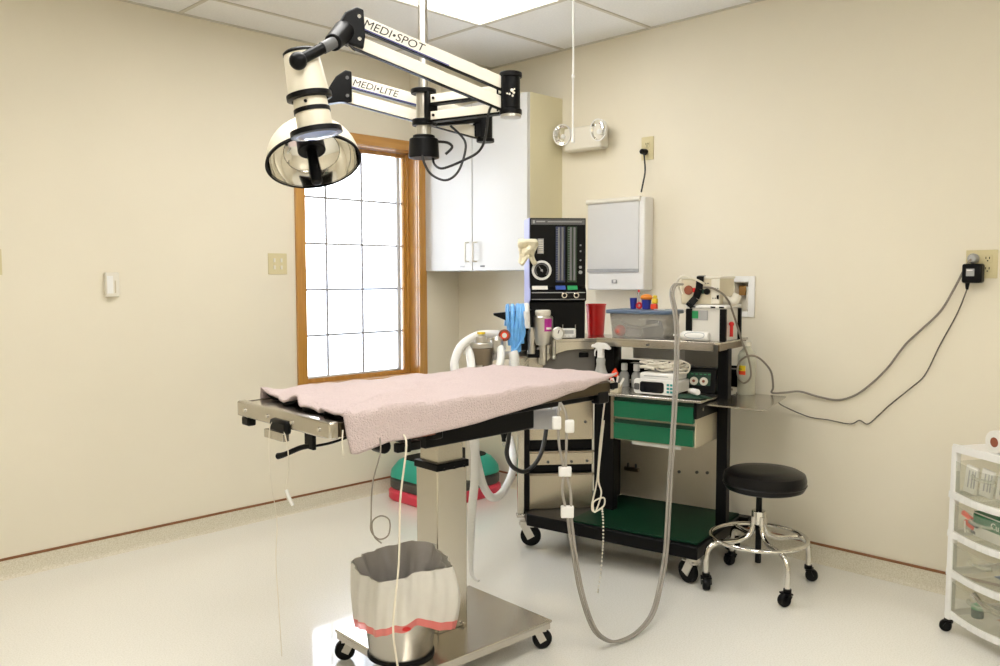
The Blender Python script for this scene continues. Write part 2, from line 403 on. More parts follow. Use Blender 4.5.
st = MB(); st.box(wp(-0.425, 0.118, (z0+z1)/2), (0.028, 0.02, z1-z0-0.08)); st.box(wp((WX0+WX1)/2, 0.118, z0+0.045), (0.7, 0.02, 0.012)); st.build('sash', M['sash'], win)
mu = MB()
for x in (-0.975, -0.712): mu.box(wp(x, 0.118, (z0+z1)/2), (0.013, 0.010, z1-z0-0.08))
for k in range(4): mu.box(wp((WX0+WX1)/2, 0.118, 1.012+0.276*k), (WX1-WX0-0.10, 0.0105, 0.013))
mu.build('glazing_bar', M['muntin'], win)
MB().box(wp((WX0+WX1)/2, 0.124, (z0+z1)/2), (WX1-WX0-0.08, 0.004, z1-z0-0.06)).build('pane', M['glass'], win)
# snow-bright ground and a low far field outside
o = MB().box((10, 30.4, -0.45), (90, 60, 0.5)).build('ground_outside', M['snow']); struct(o)
fa = MB().grid(lambda a, b_: (-30+110*a, 46+6*b_, -0.2+(2.9+0.5*math.sin(9*a)+0.25*math.sin(31*a))*math.sin(b_*PI*0.5)), 60, 6)
struct(fa.build('hills_outside', M['hill']))

# ------------------------------------------------------------------ wall fittings
def plate(name, label, cat, c, w_, h_, axis, m, parts):
    """axis 'y': on the left wall (facing -y); axis 'x': on the right wall (facing -x). local x runs along the wall to the viewer's right"""
    t = thing(name, label, cat, c, 0 if axis == 'y' else -PI/2)
    MB().box((0, -0.003, 0), (w_, 0.006, h_)).build('plate', m, t, bevel=0.002)
    parts(t); return t
def sw(t):
    for x in (-0.022, 0.022):
        for z in (-0.02, 0.02): MB().box((x, -0.0075, z), (0.012, 0.006, 0.022)).build('button', M['offwhite'], t, bevel=0.001)
plate('wall_switch', 'almond double switch plate beside the window frame', 'switch', (-1.378, 0, 1.438), 0.118, 0.118, 'y', M['almond'], sw)
def sw1(t): MB().box((0, -0.009, 0), (0.012, 0.012, 0.024)).build('toggle', M['offwhite'], t, bevel=0.001)
plate('wall_switch', 'almond switch plate cut by the left picture edge', 'switch', (-2.790, 0, 1.432), 0.075, 0.115, 'y', M['almond'], sw1)
t = thing('thermostat', 'small offwhite thermostat box on the bare left wall', 'thermostat', (-2.287, 0, 1.328))
MB().box((0, -0.014, 0), (0.066, 0.028, 0.118)).build('case', M['offwhite'], t, bevel=0.006)
MB().box((0.012, -0.030, -0.01), (0.004, 0.004, 0.06)).build('slider', M['beige'], t)
MB().box((-0.012, -0.0285, 0.0), (0.028, 0.002, 0.085)).build('cover', M['white'], t, bevel=0.001)
def sockets(t, x, zs, m=None):
    for z in zs:
        s0 = MB().box((x, -0.007, z), (0.034, 0.004, 0.03)).build('socket', m or M['almond'], t, bevel=0.004)
        k = MB()
        for dx in (-0.0065, 0.0065): k.box((x+dx, -0.0095, z+0.004), (0.0028, 0.002, 0.009))
        k.cyl((x, -0.0085, z-0.0075), (x, -0.0105, z-0.0075), 0.0028, n=10)
        k.build('slot', M['black_matt'], s0)
def quad(t): sockets(t, 0.023, (0.021, -0.021)); sockets(t, -0.023, (0.021,))
plate('wall_outlet', 'almond four socket outlet at the right with adapter plugged in', 'outlet', (0, -3.187, 1.411), 0.118, 0.116, 'x', M['almond'], quad)
def one(t): sockets(t, 0.0, (0.02, -0.02))
plate('wall_outlet', 'almond outlet high on the wall above the film viewer', 'outlet', (0, -1.535, 2.060), 0.078, 0.125, 'x', M['almond'], one)
# low outlet on the left wall behind the table column
plate('wall_outlet', 'small cream outlet low on the wall behind the table', 'outlet', (-0.815, 0, 0.372), 0.07, 0.11, 'y', M['offwhite'], one)
# black plug and short cord of the film viewer
t = thing('power_plug', 'black plug with short cord running down to the film viewer', 'plug', (-0.012, -1.528, 2.040))
MB().cyl((0, 0, 0), (-0.04, 0, 0.0), 0.018, 0.014, n=16).build('plug_body', M['black'], t, bevel=0.004)
MB().tube(rel([(-0.040, -1.535, 2.035), (-0.046, -1.545, 2.0), (-0.035, -1.542, 1.93), (-0.05, -1.538, 1.86), (-0.06, -1.536, 1.820)], t.location), 0.0045).build('cord', M['cable_black'], t)
# x-ray film viewer
t = thing('film_viewer', 'white wall mounted film viewing box with grey panel', 'light box', (0, -1.378, 1.545), -PI/2)
MB().box((0.004, -0.042, -0.004), (0.388, 0.084, 0.505)).build('case', M['white'], t, bevel=0.008)
MB().box((-0.012, -0.0855, 0.048), (0.352, 0.006, 0.375)).build('viewing_panel', M['screen_grey'], t, bevel=0.002)
MB().cyl((-0.194, -0.086, 0.239), (0.172, -0.086, 0.239), 0.014, n=16).build('clip_rail', M['offwhite'], t)
MB().box((-0.012, -0.088, -0.148), (0.352, 0.006, 0.018)).build('lower_ledge', M['grey'], t)
k = MB().box((0.0, -0.0855, -0.208), (0.034, 0.006, 0.020)).build('switch', M['grey'], t, bevel=0.002)
MB().box((0.006, -0.0895, -0.208), (0.016, 0.006, 0.014)).build('rocker', M['white'], k, bevel=0.001)
# emergency light
t = thing('emergency_light', 'offwhite twin head emergency light high beside the cabinet', 'emergency light', (0, -1.135, 2.155), -PI/2)
MB().box((0, -0.04, 0.0), (0.27, 0.08, 0.135)).build('case', M['offwhite'], t, bevel=0.012)
for sx, dz in ((-1, 0.030), (1, 0.026)):
    h = MB().lathe([(0.0, 0.055), (0.03, 0.05), (0.058, 0.02), (0.062, 0.0), (0.056, 0.002)], (sx*0.132, -0.10, dz), (sx*0.12, 1, 0.12), n=28).build('lamp_head', M['white'], t)
    MB().lathe([(0.056, 0.002), (0.042, 0.026), (0.0, 0.034)], (sx*0.132, -0.10, dz), (sx*0.12, 1, 0.12), n=28).build('reflector', M['mirror'], h)
    MB().ball((sx*0.132, -0.088, dz-0.008), 0.014).build('bulb', M['white'], h)
    MB().cyl((sx*0.115, -0.055, dz-0.02), (sx*0.135, -0.075, dz-0.01), 0.012).build('swivel', M['offwhite'], t)
# pull cord from the ceiling
px, py = -1.088, -1.912
o = MB().tube([(px, py, ZC), (px-0.004, py-0.003, 2.35), (px-0.009, py-0.006, 2.05), (px-0.010, py-0.008, 1.965)], 0.004, n=8)
o.cyl((px-0.010, py-0.008, 1.925), (px-0.010, py-0.008, 1.985), 0.008, 0.005, n=12); o.ball((px-0.0055, py-0.004, 2.20), 0.008)
tag(o.build('pull_cord', M['white']), 'white pull cord hanging from the ceiling before the emergency light', 'cord')
# recessed wall box with brass valve
t = thing('wall_box', 'white recessed service box in the wall behind the cart', 'wall box', (0, -2.095, 1.262), -PI/2)
f = MB()
f.box((-0.0655, -0.004, 0), (0.045, 0.008, 0.205)); f.box((0.071, -0.004, 0), (0.034, 0.008, 0.205))
f.box((0.0055, -0.004, 0.0875), (0.097, 0.008, 0.03)); f.box((0.0055, -0.004, -0.0885), (0.097, 0.008, 0.028))
f.build('frame', M['white'], t, bevel=0.002)
f = MB(); y_ = 0.08
f.box((0.013, y_, 0), (0.084, 0.005, 0.15)); f.box((-0.0275, y_/2, 0), (0.003, y_, 0.15)); f.box((0.0535, y_/2, 0), (0.003, y_, 0.15)); f.box((0.013, y_/2, 0.0715), (0.078, y_, 0.003)); f.box((0.013, y_/2, -0.0755), (0.078, y_, 0.003))
f.build('recess', M['offwhite'], t)
MB().box((0.0, 0.05, 0.03), (0.038, 0.04, 0.05)).build('valve', M['brass'], t, bevel=0.004)
MB().cyl((0.03, 0.03, -0.07), (0.03, 0.03, 0.05), 0.006).build('pipe', M['offwhite'], t)
# wall cabinet in the corner
t = thing('wall_cabinet', 'tall white two door cabinet hung in the room corner', 'cabinet', (-0.143, -0.46, 1.40))
MB().box((0.0, 0.0, 0.508), (0.284, 0.92, 1.016)).build('body', M['cab_white'], t)
MB().box((0.002, -0.4615, 0.508), (0.28, 0.003, 1.016)).build('end_panel', M['cab_end'], t)
for sy, nm in ((-1, 'near'), (1, 'far')):
    d = MB().box((-0.152, sy*0.231, 0.508), (0.018, 0.456, 1.012)).build('door', M['cab_white'], t, bevel=0.002)
    hy = sy*0.035
    MB().tube([(-0.161, hy, 0.058), (-0.189, hy, 0.06), (-0.191, hy, 0.072), (-0.191, hy, 0.16), (-0.189, hy, 0.172), (-0.161, hy, 0.174)], 0.005, n=10, res=3).build('handle', M['offwhite'], d)
    MB().box((-0.1625, hy+sy*0.055, 0.028), (0.003, 0.035, 0.009)).build('catch', M['darkgrey'] if sy < 0 else M['grey'], d)
# adapter and power cables on the right wall
t = thing('power_adapter', 'black power adapter block plugged into the right outlet', 'adapter', (-0.008, -3.166, 1.385))
MB().box((-0.03, 0.0, -0.012), (0.05, 0.074, 0.078)).build('case', M['black'], t, bevel=0.008)
MB().box((-0.0555, 0.004, -0.008), (0.002, 0.03, 0.03)).build('rating_label', M['grey'], t)
MB().box((-0.0568, 0.006, 0.001), (0.001, 0.022, 0.005)).build('rating_label', M['white'], t)
MB().cyl((-0.03, 0.02, -0.05), (-0.032, 0.02, -0.078), 0.009, 0.005).build('strain_relief', M['black'], t)
MB().tube(rel([(-0.040, -3.146, 1.308), (-0.03, -3.125, 1.25), (-0.015, -3.097, 1.187), (-0.015, -3.043, 1.071), (-0.015, -2.987, 0.938), (-0.015, -2.930, 0.875), (-0.015, -2.846, 0.793), (-0.015, -2.80, 0.742), (-0.015, -2.753, 0.696), (-0.015, -2.715, 0.708), (-0.015, -2.673, 0.686), (-0.015, -2.57, 0.693), (-0.015, -2.474, 0.697), (-0.06, -2.37, 0.742), (-0.08, -2.333, 0.772), (-0.15, -2.256, 0.799), (-0.2, -2.198, 0.802)], t.location), 0.003, n=8).build('cable', M['cable_dark'], t)
t = thing('power_cable', 'thick grey power cable sweeping across the right wall to the pump', 'cable', (-0.008, -3.160, 1.434))
MB().lathe([(0.0, 0.0), (0.02, 0.0), (0.021, 0.02), (0.014, 0.035), (0.0, 0.037)], (0, 0, 0), (-1, 0.0, 0)).build('plug_body', M['grey'], t)
MB().tube(rel([(-0.04, -3.158, 1.432), (-0.05, -3.141, 1.40), (-0.03, -3.09, 1.30), (-0.015, -3.038, 1.211), (-0.015, -2.96, 1.125), (-0.015, -2.902, 1.063), (-0.015, -2.83, 0.955), (-0.015, -2.757, 0.874), (-0.015, -2.69, 0.82), (-0.015, -2.615, 0.791), (-0.02, -2.53, 0.797), (-0.03, -2.439, 0.815), (-0.05, -2.375, 0.806), (-0.085, -2.325, 0.804), (-0.10, -2.337, 0.835), (-0.15, -2.348, 0.916), (-0.22, -2.324, 0.981), (-0.26, -2.290, 0.991), (-0.25, -2.238, 0.954), (-0.25, -2.234, 0.892), (-0.25, -2.266, 0.861), (-0.25, -2.300, 0.897), (-0.255, -2.289, 0.981), (-0.28, -2.266, 1.066), (-0.33, -2.256, 1.17), (-0.40, -2.255, 1.26), (-0.455, -2.225, 1.305), (-0.456, -2.165, 1.315)], t.location), 0.005, n=8).build('cable', M['cable_grey'], t)

# ------------------------------------------------------------------ operating table (local x runs along the top, towards the cart)
TC = (-1.905, -1.978, 0.0); TR = math.radians(-2.8)
tb = thing('operating_table', 'stainless operating table on a square column with wheeled base', 'operating table', TC, TR)
def tw(p):                                   # world -> table local
    d = V3(p)-V3(TC); c_, s_ = math.cos(-TR), math.sin(-TR)
    return V3((d.x*c_-d.y*s_, d.x*s_+d.y*c_, d.z))
def tz(x): return 0.957+0.0122*x             # height of the slightly tilted top
def caster(parent, x, y, r=0.045, top=0.12, yaw=0.0, thick=0.03, name='caster', mw=None, mb=None):
    """swivel caster: fork and stem with the wheel as its child"""
    dx, dy = math.cos(yaw), math.sin(yaw)
    ox, oy = x-dx*r*0.55, y-dy*r*0.55
    f = MB()
    f.cyl((x, y, top-0.018), (x, y, top), r*0.62, n=16); f.cyl((x, y, r*1.75), (x, y, top-0.015), r*0.42, n=12)
    for s1 in (-1, 1):
        px_, py_ = ox-dy*s1*(thick/2+0.006), oy+dx*s1*(thick/2+0.006)
        f.bar((x-dy*s1*(thick/2+0.006), y+dx*s1*(thick/2+0.006), r*1.9), (px_, py_, r*0.85), r*0.75, 0.004, up=(-dy, dx, 0))
    f.box((x-dx*r*0.2, y-dy*r*0.2, r*1.98), (r*1.3, thick+0.016, 0.006), rz=yaw)
    fo = f.build(name, mb or M['alu'], parent)
    MB().lathe([(0, -thick/2), (r*0.5, -thick/2), (r*0.86, -thick/2), (r, -thick*0.3), (r, thick*0.3), (r*0.86, thick/2), (r*0.5, thick/2), (0, thick/2)], (ox, oy, r), (-dy, dx, 0), n=24).build('wheel', mw or M['rubber'], fo)
    return fo
# base plate with casters
bp0 = MB(); bx0, bx1, by0, by1 = -0.30, 0.330, -0.245, 0.225
bp0.box(((bx0+bx1)/2, (by0+by1)/2, 0.103), (bx1-bx0, by1-by0, 0.010)); bp0.build('base_plate', M['steel_h'], tb, bevel=0.003)
bp0 = MB()
for y in (by0+0.006, by1-0.006): bp0.box(((bx0+bx1)/2, y, 0.088), (bx1-bx0-0.02, 0.010, 0.022))
for x in (bx0+0.006, bx1-0.006): bp0.box((x, (by0+by1)/2, 0.088), (0.010, by1-by0-0.025, 0.022))
bp0.build('base_skirt', M['steel_h'], tb)
for (x, y, a) in ((0.29, -0.205, 2.6), (-0.26, 0.185, -0.6), (-0.26, -0.205, 1.0), (0.29, 0.185, -2.6)):
    caster(tb, x, y, 0.036, 0.098, a, 0.026)
MB().box((0.012, 0.0, 0.40), (0.134, 0.122, 0.585)).build('column', M['steel'], tb, bevel=0.004)
cl = MB(); cl.box((0.012, 0.0, 0.70), (0.146, 0.134, 0.026)); cl.build('column_collar', M['black'], tb, bevel=0.003)
for k in range(3): MB().cyl((-0.03+0.045*k, -0.066, 0.692), (-0.03+0.045*k, -0.071, 0.692), 0.005, n=10).build('screw', M['black'], tb)
MB().box((0.012, 0.0, 0.77), (0.112, 0.100, 0.125)).build('inner_column', M['steel'], tb)
MB().cyl((0.055, -0.066, 0.118), (0.055, -0.074, 0.118), 0.006, n=12).build('bolt', M['chrome'], tb)
# undercarriage and top frame
def slab(x0, x1, y0, y1, dz0, dz1):
    m_ = MB(); P = [(x0, y0), (x1, y0), (x1, y1), (x0, y1)]
    m_.prism(P, lambda x, y: (x, y, tz(x)+dz0), lambda x, y: (x, y, tz(x)+dz1)); return m_
HW, X0, X1 = 0.287, -0.612, 0.612
slab(-0.26, 0.22, -0.262, 0.262, -0.128, -0.042).build('undercarriage', M['black'], tb, bevel=0.006)
slab(-0.40, 0.56, -0.272, 0.272, -0.062, -0.02).build('top_frame', M['black'], tb, bevel=0.004)
slab(X0+0.02, X1-0.02, -HW+0.004, HW-0.004, -0.022, 0.0).build('table_top', M['steel_h'], tb, bevel=0.003)
for y in (-HW+0.0, HW-0.0):
    slab(X0+0.03, X1-0.02, y-0.005, y+0.005, -0.040, 0.002).build('side_rail', M['rail_dark'], tb, bevel=0.002)
slab(X0-0.004, X0+0.028, -HW-0.006, HW+0.006, -0.044, 0.006).build('end_bar', M['steel_h'], tb, bevel=0.006)
for k in range(4):
    y = -0.235+0.157*k
    kk = MB(); kk.cyl((X0-0.003, y, tz(X0)-0.02), (X0-0.008, y, tz(X0)-0.02), 0.006, n=12); kk.build('screw', M['chrome'], tb)
slab(X1-0.022, X1+0.012, -HW-0.004, HW+0.004, -0.032, 0.004).build('end_bar', M['steel_h'], tb, bevel=0.006)
slab(X1-0.09, X1-0.03, -HW-0.008, -HW+0.03, -0.075, -0.03).build('rail_clamp', M['black'], tb, bevel=0.005)
slab(X1-0.02, X1+0.02, -HW-0.012, -HW+0.03, -0.026, -0.002).build('corner_bracket', M['black'], tb, bevel=0.004)
# catch, tilting lever, knobs under the head end
MB().box((X0-0.006, -0.01, tz(X0)-0.040), (0.024, 0.105, 0.042)).build('latch', M['black'], tb, bevel=0.01)
MB().box((X0-0.012, 0.005, tz(X0)-0.068), (0.022, 0.12, 0.026)).build('latch_plate', M['steel_h'], tb, bevel=0.002)
lv = MB(); lx = X0+0.03
lv.bar((lx, -0.125, tz(lx)-0.042), (lx, -0.125, tz(lx)-0.098), 0.012, 0.05, up=(0, 1, 0))
lv.tube([(lx, -0.125, tz(lx)-0.088), (lx-0.015, -0.09, tz(lx)-0.098), (lx-0.04, -0.04, tz(lx)-0.122), (lx-0.05, -0.015, tz(lx)-0.130)], 0.011, n=10, rf=lambda t: 0.75+0.5*max(0, t-0.6))
lv.build('tilt_lever', M['black'], tb, bevel=0.002)
MB().tube([(lx, -0.14, tz(lx)-0.088), (lx+0.05, -0.17, tz(lx)-0.078), (lx+0.12, -0.20, tz(lx)-0.055)], 0.004).build('lever_rod', M['black'], tb)
MB().cyl((-0.44, -0.255, tz(-0.5)-0.085), (-0.44, -0.31, tz(-0.5)-0.085), 0.021, n=16).build('knob', M['black'], tb, bevel=0.005)
kb = MB(); kx = -0.355
kb.cyl((kx, -0.30, tz(kx)-0.02), (kx, -0.30, tz(kx)-0.115), 0.012, n=12); kb.box((kx, -0.30, tz(kx)-0.098), (0.088, 0.022, 0.028)); kb.box((kx, -0.30, tz(kx)-0.04), (0.04, 0.03, 0.03))
kb.build('rail_knob', M['black'], tb, bevel=0.004)
slab(-0.345, -0.235, -0.285, -0.05, -0.082, -0.044).build('side_panel', M['copper'], tb, bevel=0.003)  # added red-brown slab standing in for the towel's reflected underside
slab(-0.245, -0.20, -0.28, -0.10, -0.100, -0.055).build('hinge_block', M['black'], tb, bevel=0.006)
MB().box((X0+0.02, HW-0.03, tz(X0)-0.06), (0.03, 0.05, 0.03)).build('rubber_foot', M['black'], tb, bevel=0.006)

# black pad with scalloped end, and pink towel draped over it
def lump(y):      # ragged, waving edge at the head end
    return 0.5+0.5*math.sin(y*31.0+0.8)
pad = MB()
def padfn(a, b_):
    y = -0.275+0.55*b_
    xe = X0+0.048+0.055*b_+0.010*math.sin(y*40)
    x = xe+(X1-0.06-xe)*a
    lift = 0.002+0.018*max(0, math.sin(y*26+0.4))**2*math.exp(-((x-xe)/0.05)**2)
    return (x, y, tz(x)+lift)
pd = pad.grid(padfn, 60, 70).build('table_pad', M['black_matt'], None, solid=0.006, offset=1)
pd.location = TC; pd.rotation_euler = (0, 0, TR)
tag(pd, 'thin black pad showing its wavy edge under the pink towel', 'pad')
tw_m = MB()
import mathutils.noise as mn
def drape(x):     # how far the towel hangs over the near side
    t = (x-X0)/(X1-X0)
    K = ((0.0, 0.085), (0.04, 0.095), (0.135, 0.076), (0.232, 0.077), (0.414, 0.067), (0.58, 0.048), (0.73, 0.033), (0.9, 0.014), (1.01, 0.0))
    v = K[-1][1]
    for (a0, v0), (a1, v1) in zip(K, K[1:]):
        if t <= a1:
            q = (t-a0)/(a1-a0); q = max(0.0, q); v = v0+(v1-v0)*q; break
    return v
def towfn(a, b_):
    dfar = 0.02
    L0 = 2*HW+0.01
    x = X0+0.03+(X1+0.012-X0-0.03)*a
    hang = drape(x)
    tot = dfar+L0+hang
    s1 = b_*tot                     # arc length from the far hem
    n1 = mn.noise((x*5.5, s1*7, 0.3))*0.5+mn.noise((x*13, s1*11, 4.0))*0.25+mn.noise((x*30, s1*26, 8.0))*0.09
    n2 = mn.noise((x*9+3, s1*3.0, 2.1))
    lift = 0.011+0.019*(n1+0.35)+0.010*abs(mn.noise((x*4.0+s1*3.0, s1*9.0, 5.0)))**0.7
    if s1 < dfar: y, z = HW+0.006, tz(x)-(dfar-s1)+0.008
    elif s1 < dfar+L0: y, z = HW+0.006-(s1-dfar)*(2*HW+0.012)/L0, tz(x)+lift
    else:
        h = s1-dfar-L0
        y = -HW-0.012-0.012*abs(n2)-0.02*math.sin(min(1, h/0.12)*PI/2); z = tz(x)+lift*max(0, 1-h/0.04)+0.006-h
    # long ridge across the towel's middle, ragged end towards the head of the table
    ridge = 0.022*math.exp(-((y+0.19-0.30*(x+0.35))/0.035)**2)*math.exp(-((x+0.33)/0.16)**2)
    if s1 < dfar+L0: z += ridge+0.012*math.exp(-((y-0.05-0.2*x)/0.05)**2)*max(0, 1-abs(x)/0.5)
    e = math.exp(-((x-X0-0.03)/0.045)**2)
    z += 0.017*e*max(0, math.sin(y*26+0.4))**2-0.006*e if s1 < dfar+L0 else 0
    xs = x+(1-a)*(0.05*b_*0.0+0.035*(1-abs(2*b_-1)))*0.0+(1-a)**2*(0.010*math.sin(y*40)+0.06*(y/HW*0.5+0.5))
    if s1 > dfar+L0: xs += (1-a)**3*(s1-dfar-L0)*0.25
    # far right corner is folded in
    if a > 0.86 and b_ < 0.7: xs -= (a-0.86)*1.0*(0.7-b_)
    return (xs, y, z)
to = tw_m.grid(towfn, 110, 90).build('towel', M['towel'], None, solid=0.007, offset=1, angle=180)
to.location = TC; to.rotation_euler = (0, 0, TR)
tag(to, 'pink terry towel spread over the operating table', 'towel')

# loose cords hanging from the table
def cord(name, label, pts, r, m, cat='cord', **kw):
    l = V3(pts[0]); o_ = MB().tube(rel(pts, l), r, n=8, **kw).build(name, m); o_.location = l
    return tag(o_, label, cat)
cord('tie_cord', 'thin pale cord hanging nearly to the floor at the far head end', [(-2.515, -1.93, 0.925), (-2.541, -1.925, 0.90), (-2.542, -1.929, 0.742), (-2.535, -1.948, 0.62), (-2.543, -1.951, 0.498), (-2.544, -1.965, 0.345), (-2.54, -1.97, 0.20)], 0.0012, M['string'])
s0 = thing('tie_cord', 'thin cord with a small white clip hanging from the latch', 'cord', (-2.535, -2.0, 0.90))
MB().tube(rel([(-2.535, -2.0, 0.90), (-2.53, -2.010, 0.85), (-2.53, -2.012, 0.784), (-2.537, -2.007, 0.724), (-2.535, -2.013, 0.690)], s0.location), 0.0018).build('string', M['string'], s0)
MB().tube(rel([(-2.538, -2.010, 0.725), (-2.530, -2.018, 0.695), (-2.524, -2.022, 0.678)], s0.location), 0.0055, n=8).build('clip', M['white'], s0)
cord('tie_cord', 'thin grey cord ending in a loose loop beside the rail knob', [(-2.385, -2.272, 0.90), (-2.405, -2.30, 0.86), (-2.433, -2.30, 0.778), (-2.44, -2.300, 0.677), (-2.44, -2.300, 0.64), (-2.424, -2.315, 0.617), (-2.402, -2.33, 0.628), (-2.398, -2.33, 0.669), (-2.417, -2.315, 0.683), (-2.436, -2.30, 0.666), (-2.434, -2.305, 0.626), (-2.419, -2.32, 0.605)], 0.0022, M['cable_grey'])
cord('tie_cord', 'long white cord hanging past the front of the waste bucket', [(-2.300, -2.266, 0.90), (-2.318, -2.31, 0.87), (-2.335, -2.30, 0.707), (-2.350, -2.31, 0.531), (-2.400, -2.345, 0.375), (-2.396, -2.352, 0.275), (-2.38, -2.36, 0.16), (-2.385, -2.36, 0.10)], 0.0032, M['string'])
cord('tie_cord', 'short pale thread hanging at the near table corner', [(-2.505, -2.262, 0.935), (-2.512, -2.268, 0.90), (-2.507, -2.268, 0.86)], 0.002, M['string'])

# ------------------------------------------------------------------ waste bucket with liner (stands on the table base)
bk = thing('waste_bucket', 'round steel bucket lined with a white bag on the table base', 'bucket', (-2.142, -2.052, 0.108))
MB().lathe([(0.0, 0.0), (0.102, 0.0), (0.106, 0.006), (0.132, 0.252), (0.136, 0.257), (0.133, 0.260), (0.128, 0.254), (0.103, 0.012), (0.0, 0.012)], n=44).build('body', M['steel'], bk)
MB().lathe([(0.104, -0.002), (0.112, 0.0), (0.112, 0.007), (0.104, 0.009)], n=44).build('base_ring', M['rubber'], bk)
def rimz(a):     # uneven height of the liner's rim
    return 0.306+0.022*max(0, math.cos(a-math.radians(52)))**1.5+0.012*math.sin(3*a+0.6)+0.012*max(0, math.cos(a-math.radians(-42)))**6
def rimr(a): return 0.150+0.007*math.sin(5*a+1.0)+0.006*math.sin(11*a)
def hem(a):
    q = math.radians(-135)
    d = 0.165+0.03*math.cos(a-q)
    return 0.222-0.050*math.cos(a-q)+0.003*math.sin(4*a)+0.003*math.sin(9*a+2)
def liner_out(a_, b_):
    a = a_*2*PI; h = hem(a)
    flare = 1.0+0.10*b_*(0.5+0.5*math.cos(a-math.radians(-60)))-0.045*b_
    pl = 0.004*math.sin(14*a+1.3*math.sin(3*a))*(0.3+b_)+0.0035*math.sin(23*a+3*b_)
    r = rimr(a)*flare+pl+0.006*math.sin(b_*PI)
    bulge = 0.034*max(0, math.cos(a-math.radians(-48)))**6*(0.6+0.5*math.sin(b_*PI))
    return ((r+bulge)*math.cos(a), (r+bulge)*math.sin(a), rimz(a)-h*b_)
MB().grid(lambda a_, b_: liner_out(a_, b_*0.86), 120, 18).build('liner_skirt', M['bag_white'], bk, angle=180)
MB().grid(lambda a_, b_: liner_out(a_, 0.86+0.14*b_), 120, 4).build('drawtape', M['bag_band'], bk, angle=180)
def liner_in(a_, b_):
    a = a_*2*PI; r = rimr(a)-0.004-(rimr(a)-0.085)*b_**0.8
    fold = 0.010*math.sin(7*a+2.0)*math.sin(b_*PI)+0.006*math.sin(17*a)*math.sin(b_*PI)
    r += fold
    z = rimz(a)-0.27*b_
    r = min(r, 0.098+0.028*z/0.26) if z < 0.268 else r
    return (r*math.cos(a), r*math.sin(a), z)
MB().grid(liner_in, 96, 18).build('liner_inside', M['bag_inner'], bk, angle=180)
aa = math.radians(-122); q_ = liner_out((aa % (2*PI))/(2*PI), 0.93)
MB().lathe([(0.0, 0.0), (0.014, 0.0), (0.014, 0.0025), (0.0, 0.0025)], V3(q_)+V3((math.cos(aa), math.sin(aa), 0))*0.002, (math.cos(aa), math.sin(aa), 0), ell=0.5).build('tape_tab', M['red'], bk)

# ------------------------------------------------------------------ surgical lamp
sl = thing('surgical_light', 'ceiling mounted surgical lamp with two cream heads on spring arms', 'surgical lamp', (-1.862, -1.858, ZC))
LO = V3(sl.location)
def lp(p): return V3(p)-LO
HUB = V3((-1.862, -1.858, 0))
def hz(z): return lp((HUB.x, HUB.y, z))
MB().lathe([(0, 0), (0.075, 0), (0.07, -0.03), (0.02, -0.045), (0, -0.045)], (0, 0, 0)).build('ceiling_plate', M['arm_white'], sl)
MB().cyl(hz(2.66), hz(1.83), 0.018, n=24).build('pole', M['alu'], sl)
MB().cyl(hz(2.02), hz(1.845), 0.027, n=24).build('sleeve', M['alu'], sl)
for z0, z1, r in ((2.035, 2.018, 0.046), (1.928, 1.905, 0.042)): MB().cyl(hz(z0), hz(z1), r, n=28).build('collar', M['black'], sl, bevel=0.003)
bx = MB(); bx.cyl(hz(1.86), hz(1.79), 0.052, 0.056, n=28); bx.cyl(hz(1.872), hz(1.86), 0.04, n=24); bx.build('cable_box', M['black'], sl, bevel=0.004)
MB().tube([hz(1.85)+V3((0.035, -0.035, 0)), hz(1.85)+V3((0.06, -0.06, -0.004)), hz(1.83)+V3((0.072, -0.072, 0)), hz(1.805)+V3((0.055, -0.055, 0))], 0.005).build('cable_loop', M['cable_black'], sl)
def spring_arm(A, B, gap, hgt, wid, nm, text, ts, tpos):
    """two parallel bars from A (upper end, lamp side) to B (joint)"""
    A, B = V3(A), V3(B); d = (B-A).normalized(); side = d.cross(V3((0, 0, 1))).normalized(); upv = side.cross(d).normalized()
    for s1 in (1, -1):
        off = V3((0, 0, s1*gap/2))
        a_ = MB().bar(lp(A+off), lp(B+off), wid, hgt, up=upv).build(nm, M['arm_white'], sl, bevel=0.002)
        ln = MB()
        for s2 in (-1, 1): ln.bar(lp(A+off-upv*(hgt/2+0.0015)), lp(B+off-upv*(hgt/2+0.0015)), wid*0.96, 0.003, up=upv)
        ln.build('edge_strip', M['black'], a_)
        if s1 > 0:
            toward = -side if (V3((-3.83, -4.2, 1.36))-A).dot(side) < 0 else side
            org = lp(A+off+d*tpos-upv*(hgt*0.28)+toward*(wid/2+0.0004))
            lettering(text, ts, M['ink'], a_, 'lettering', org, d, upv, squash=1.13, shear=0.14)
            bl = MB().bar(lp(A+off-upv*(hgt/2-0.002)+toward*(wid/2)), lp(A+off-upv*(hgt/2-0.002)+toward*(wid/2)+d*(B-A).length*0.62), 0.001, 0.003, up=upv); bl.build('blue_line', M['blue_line'], a_)
    return d, side
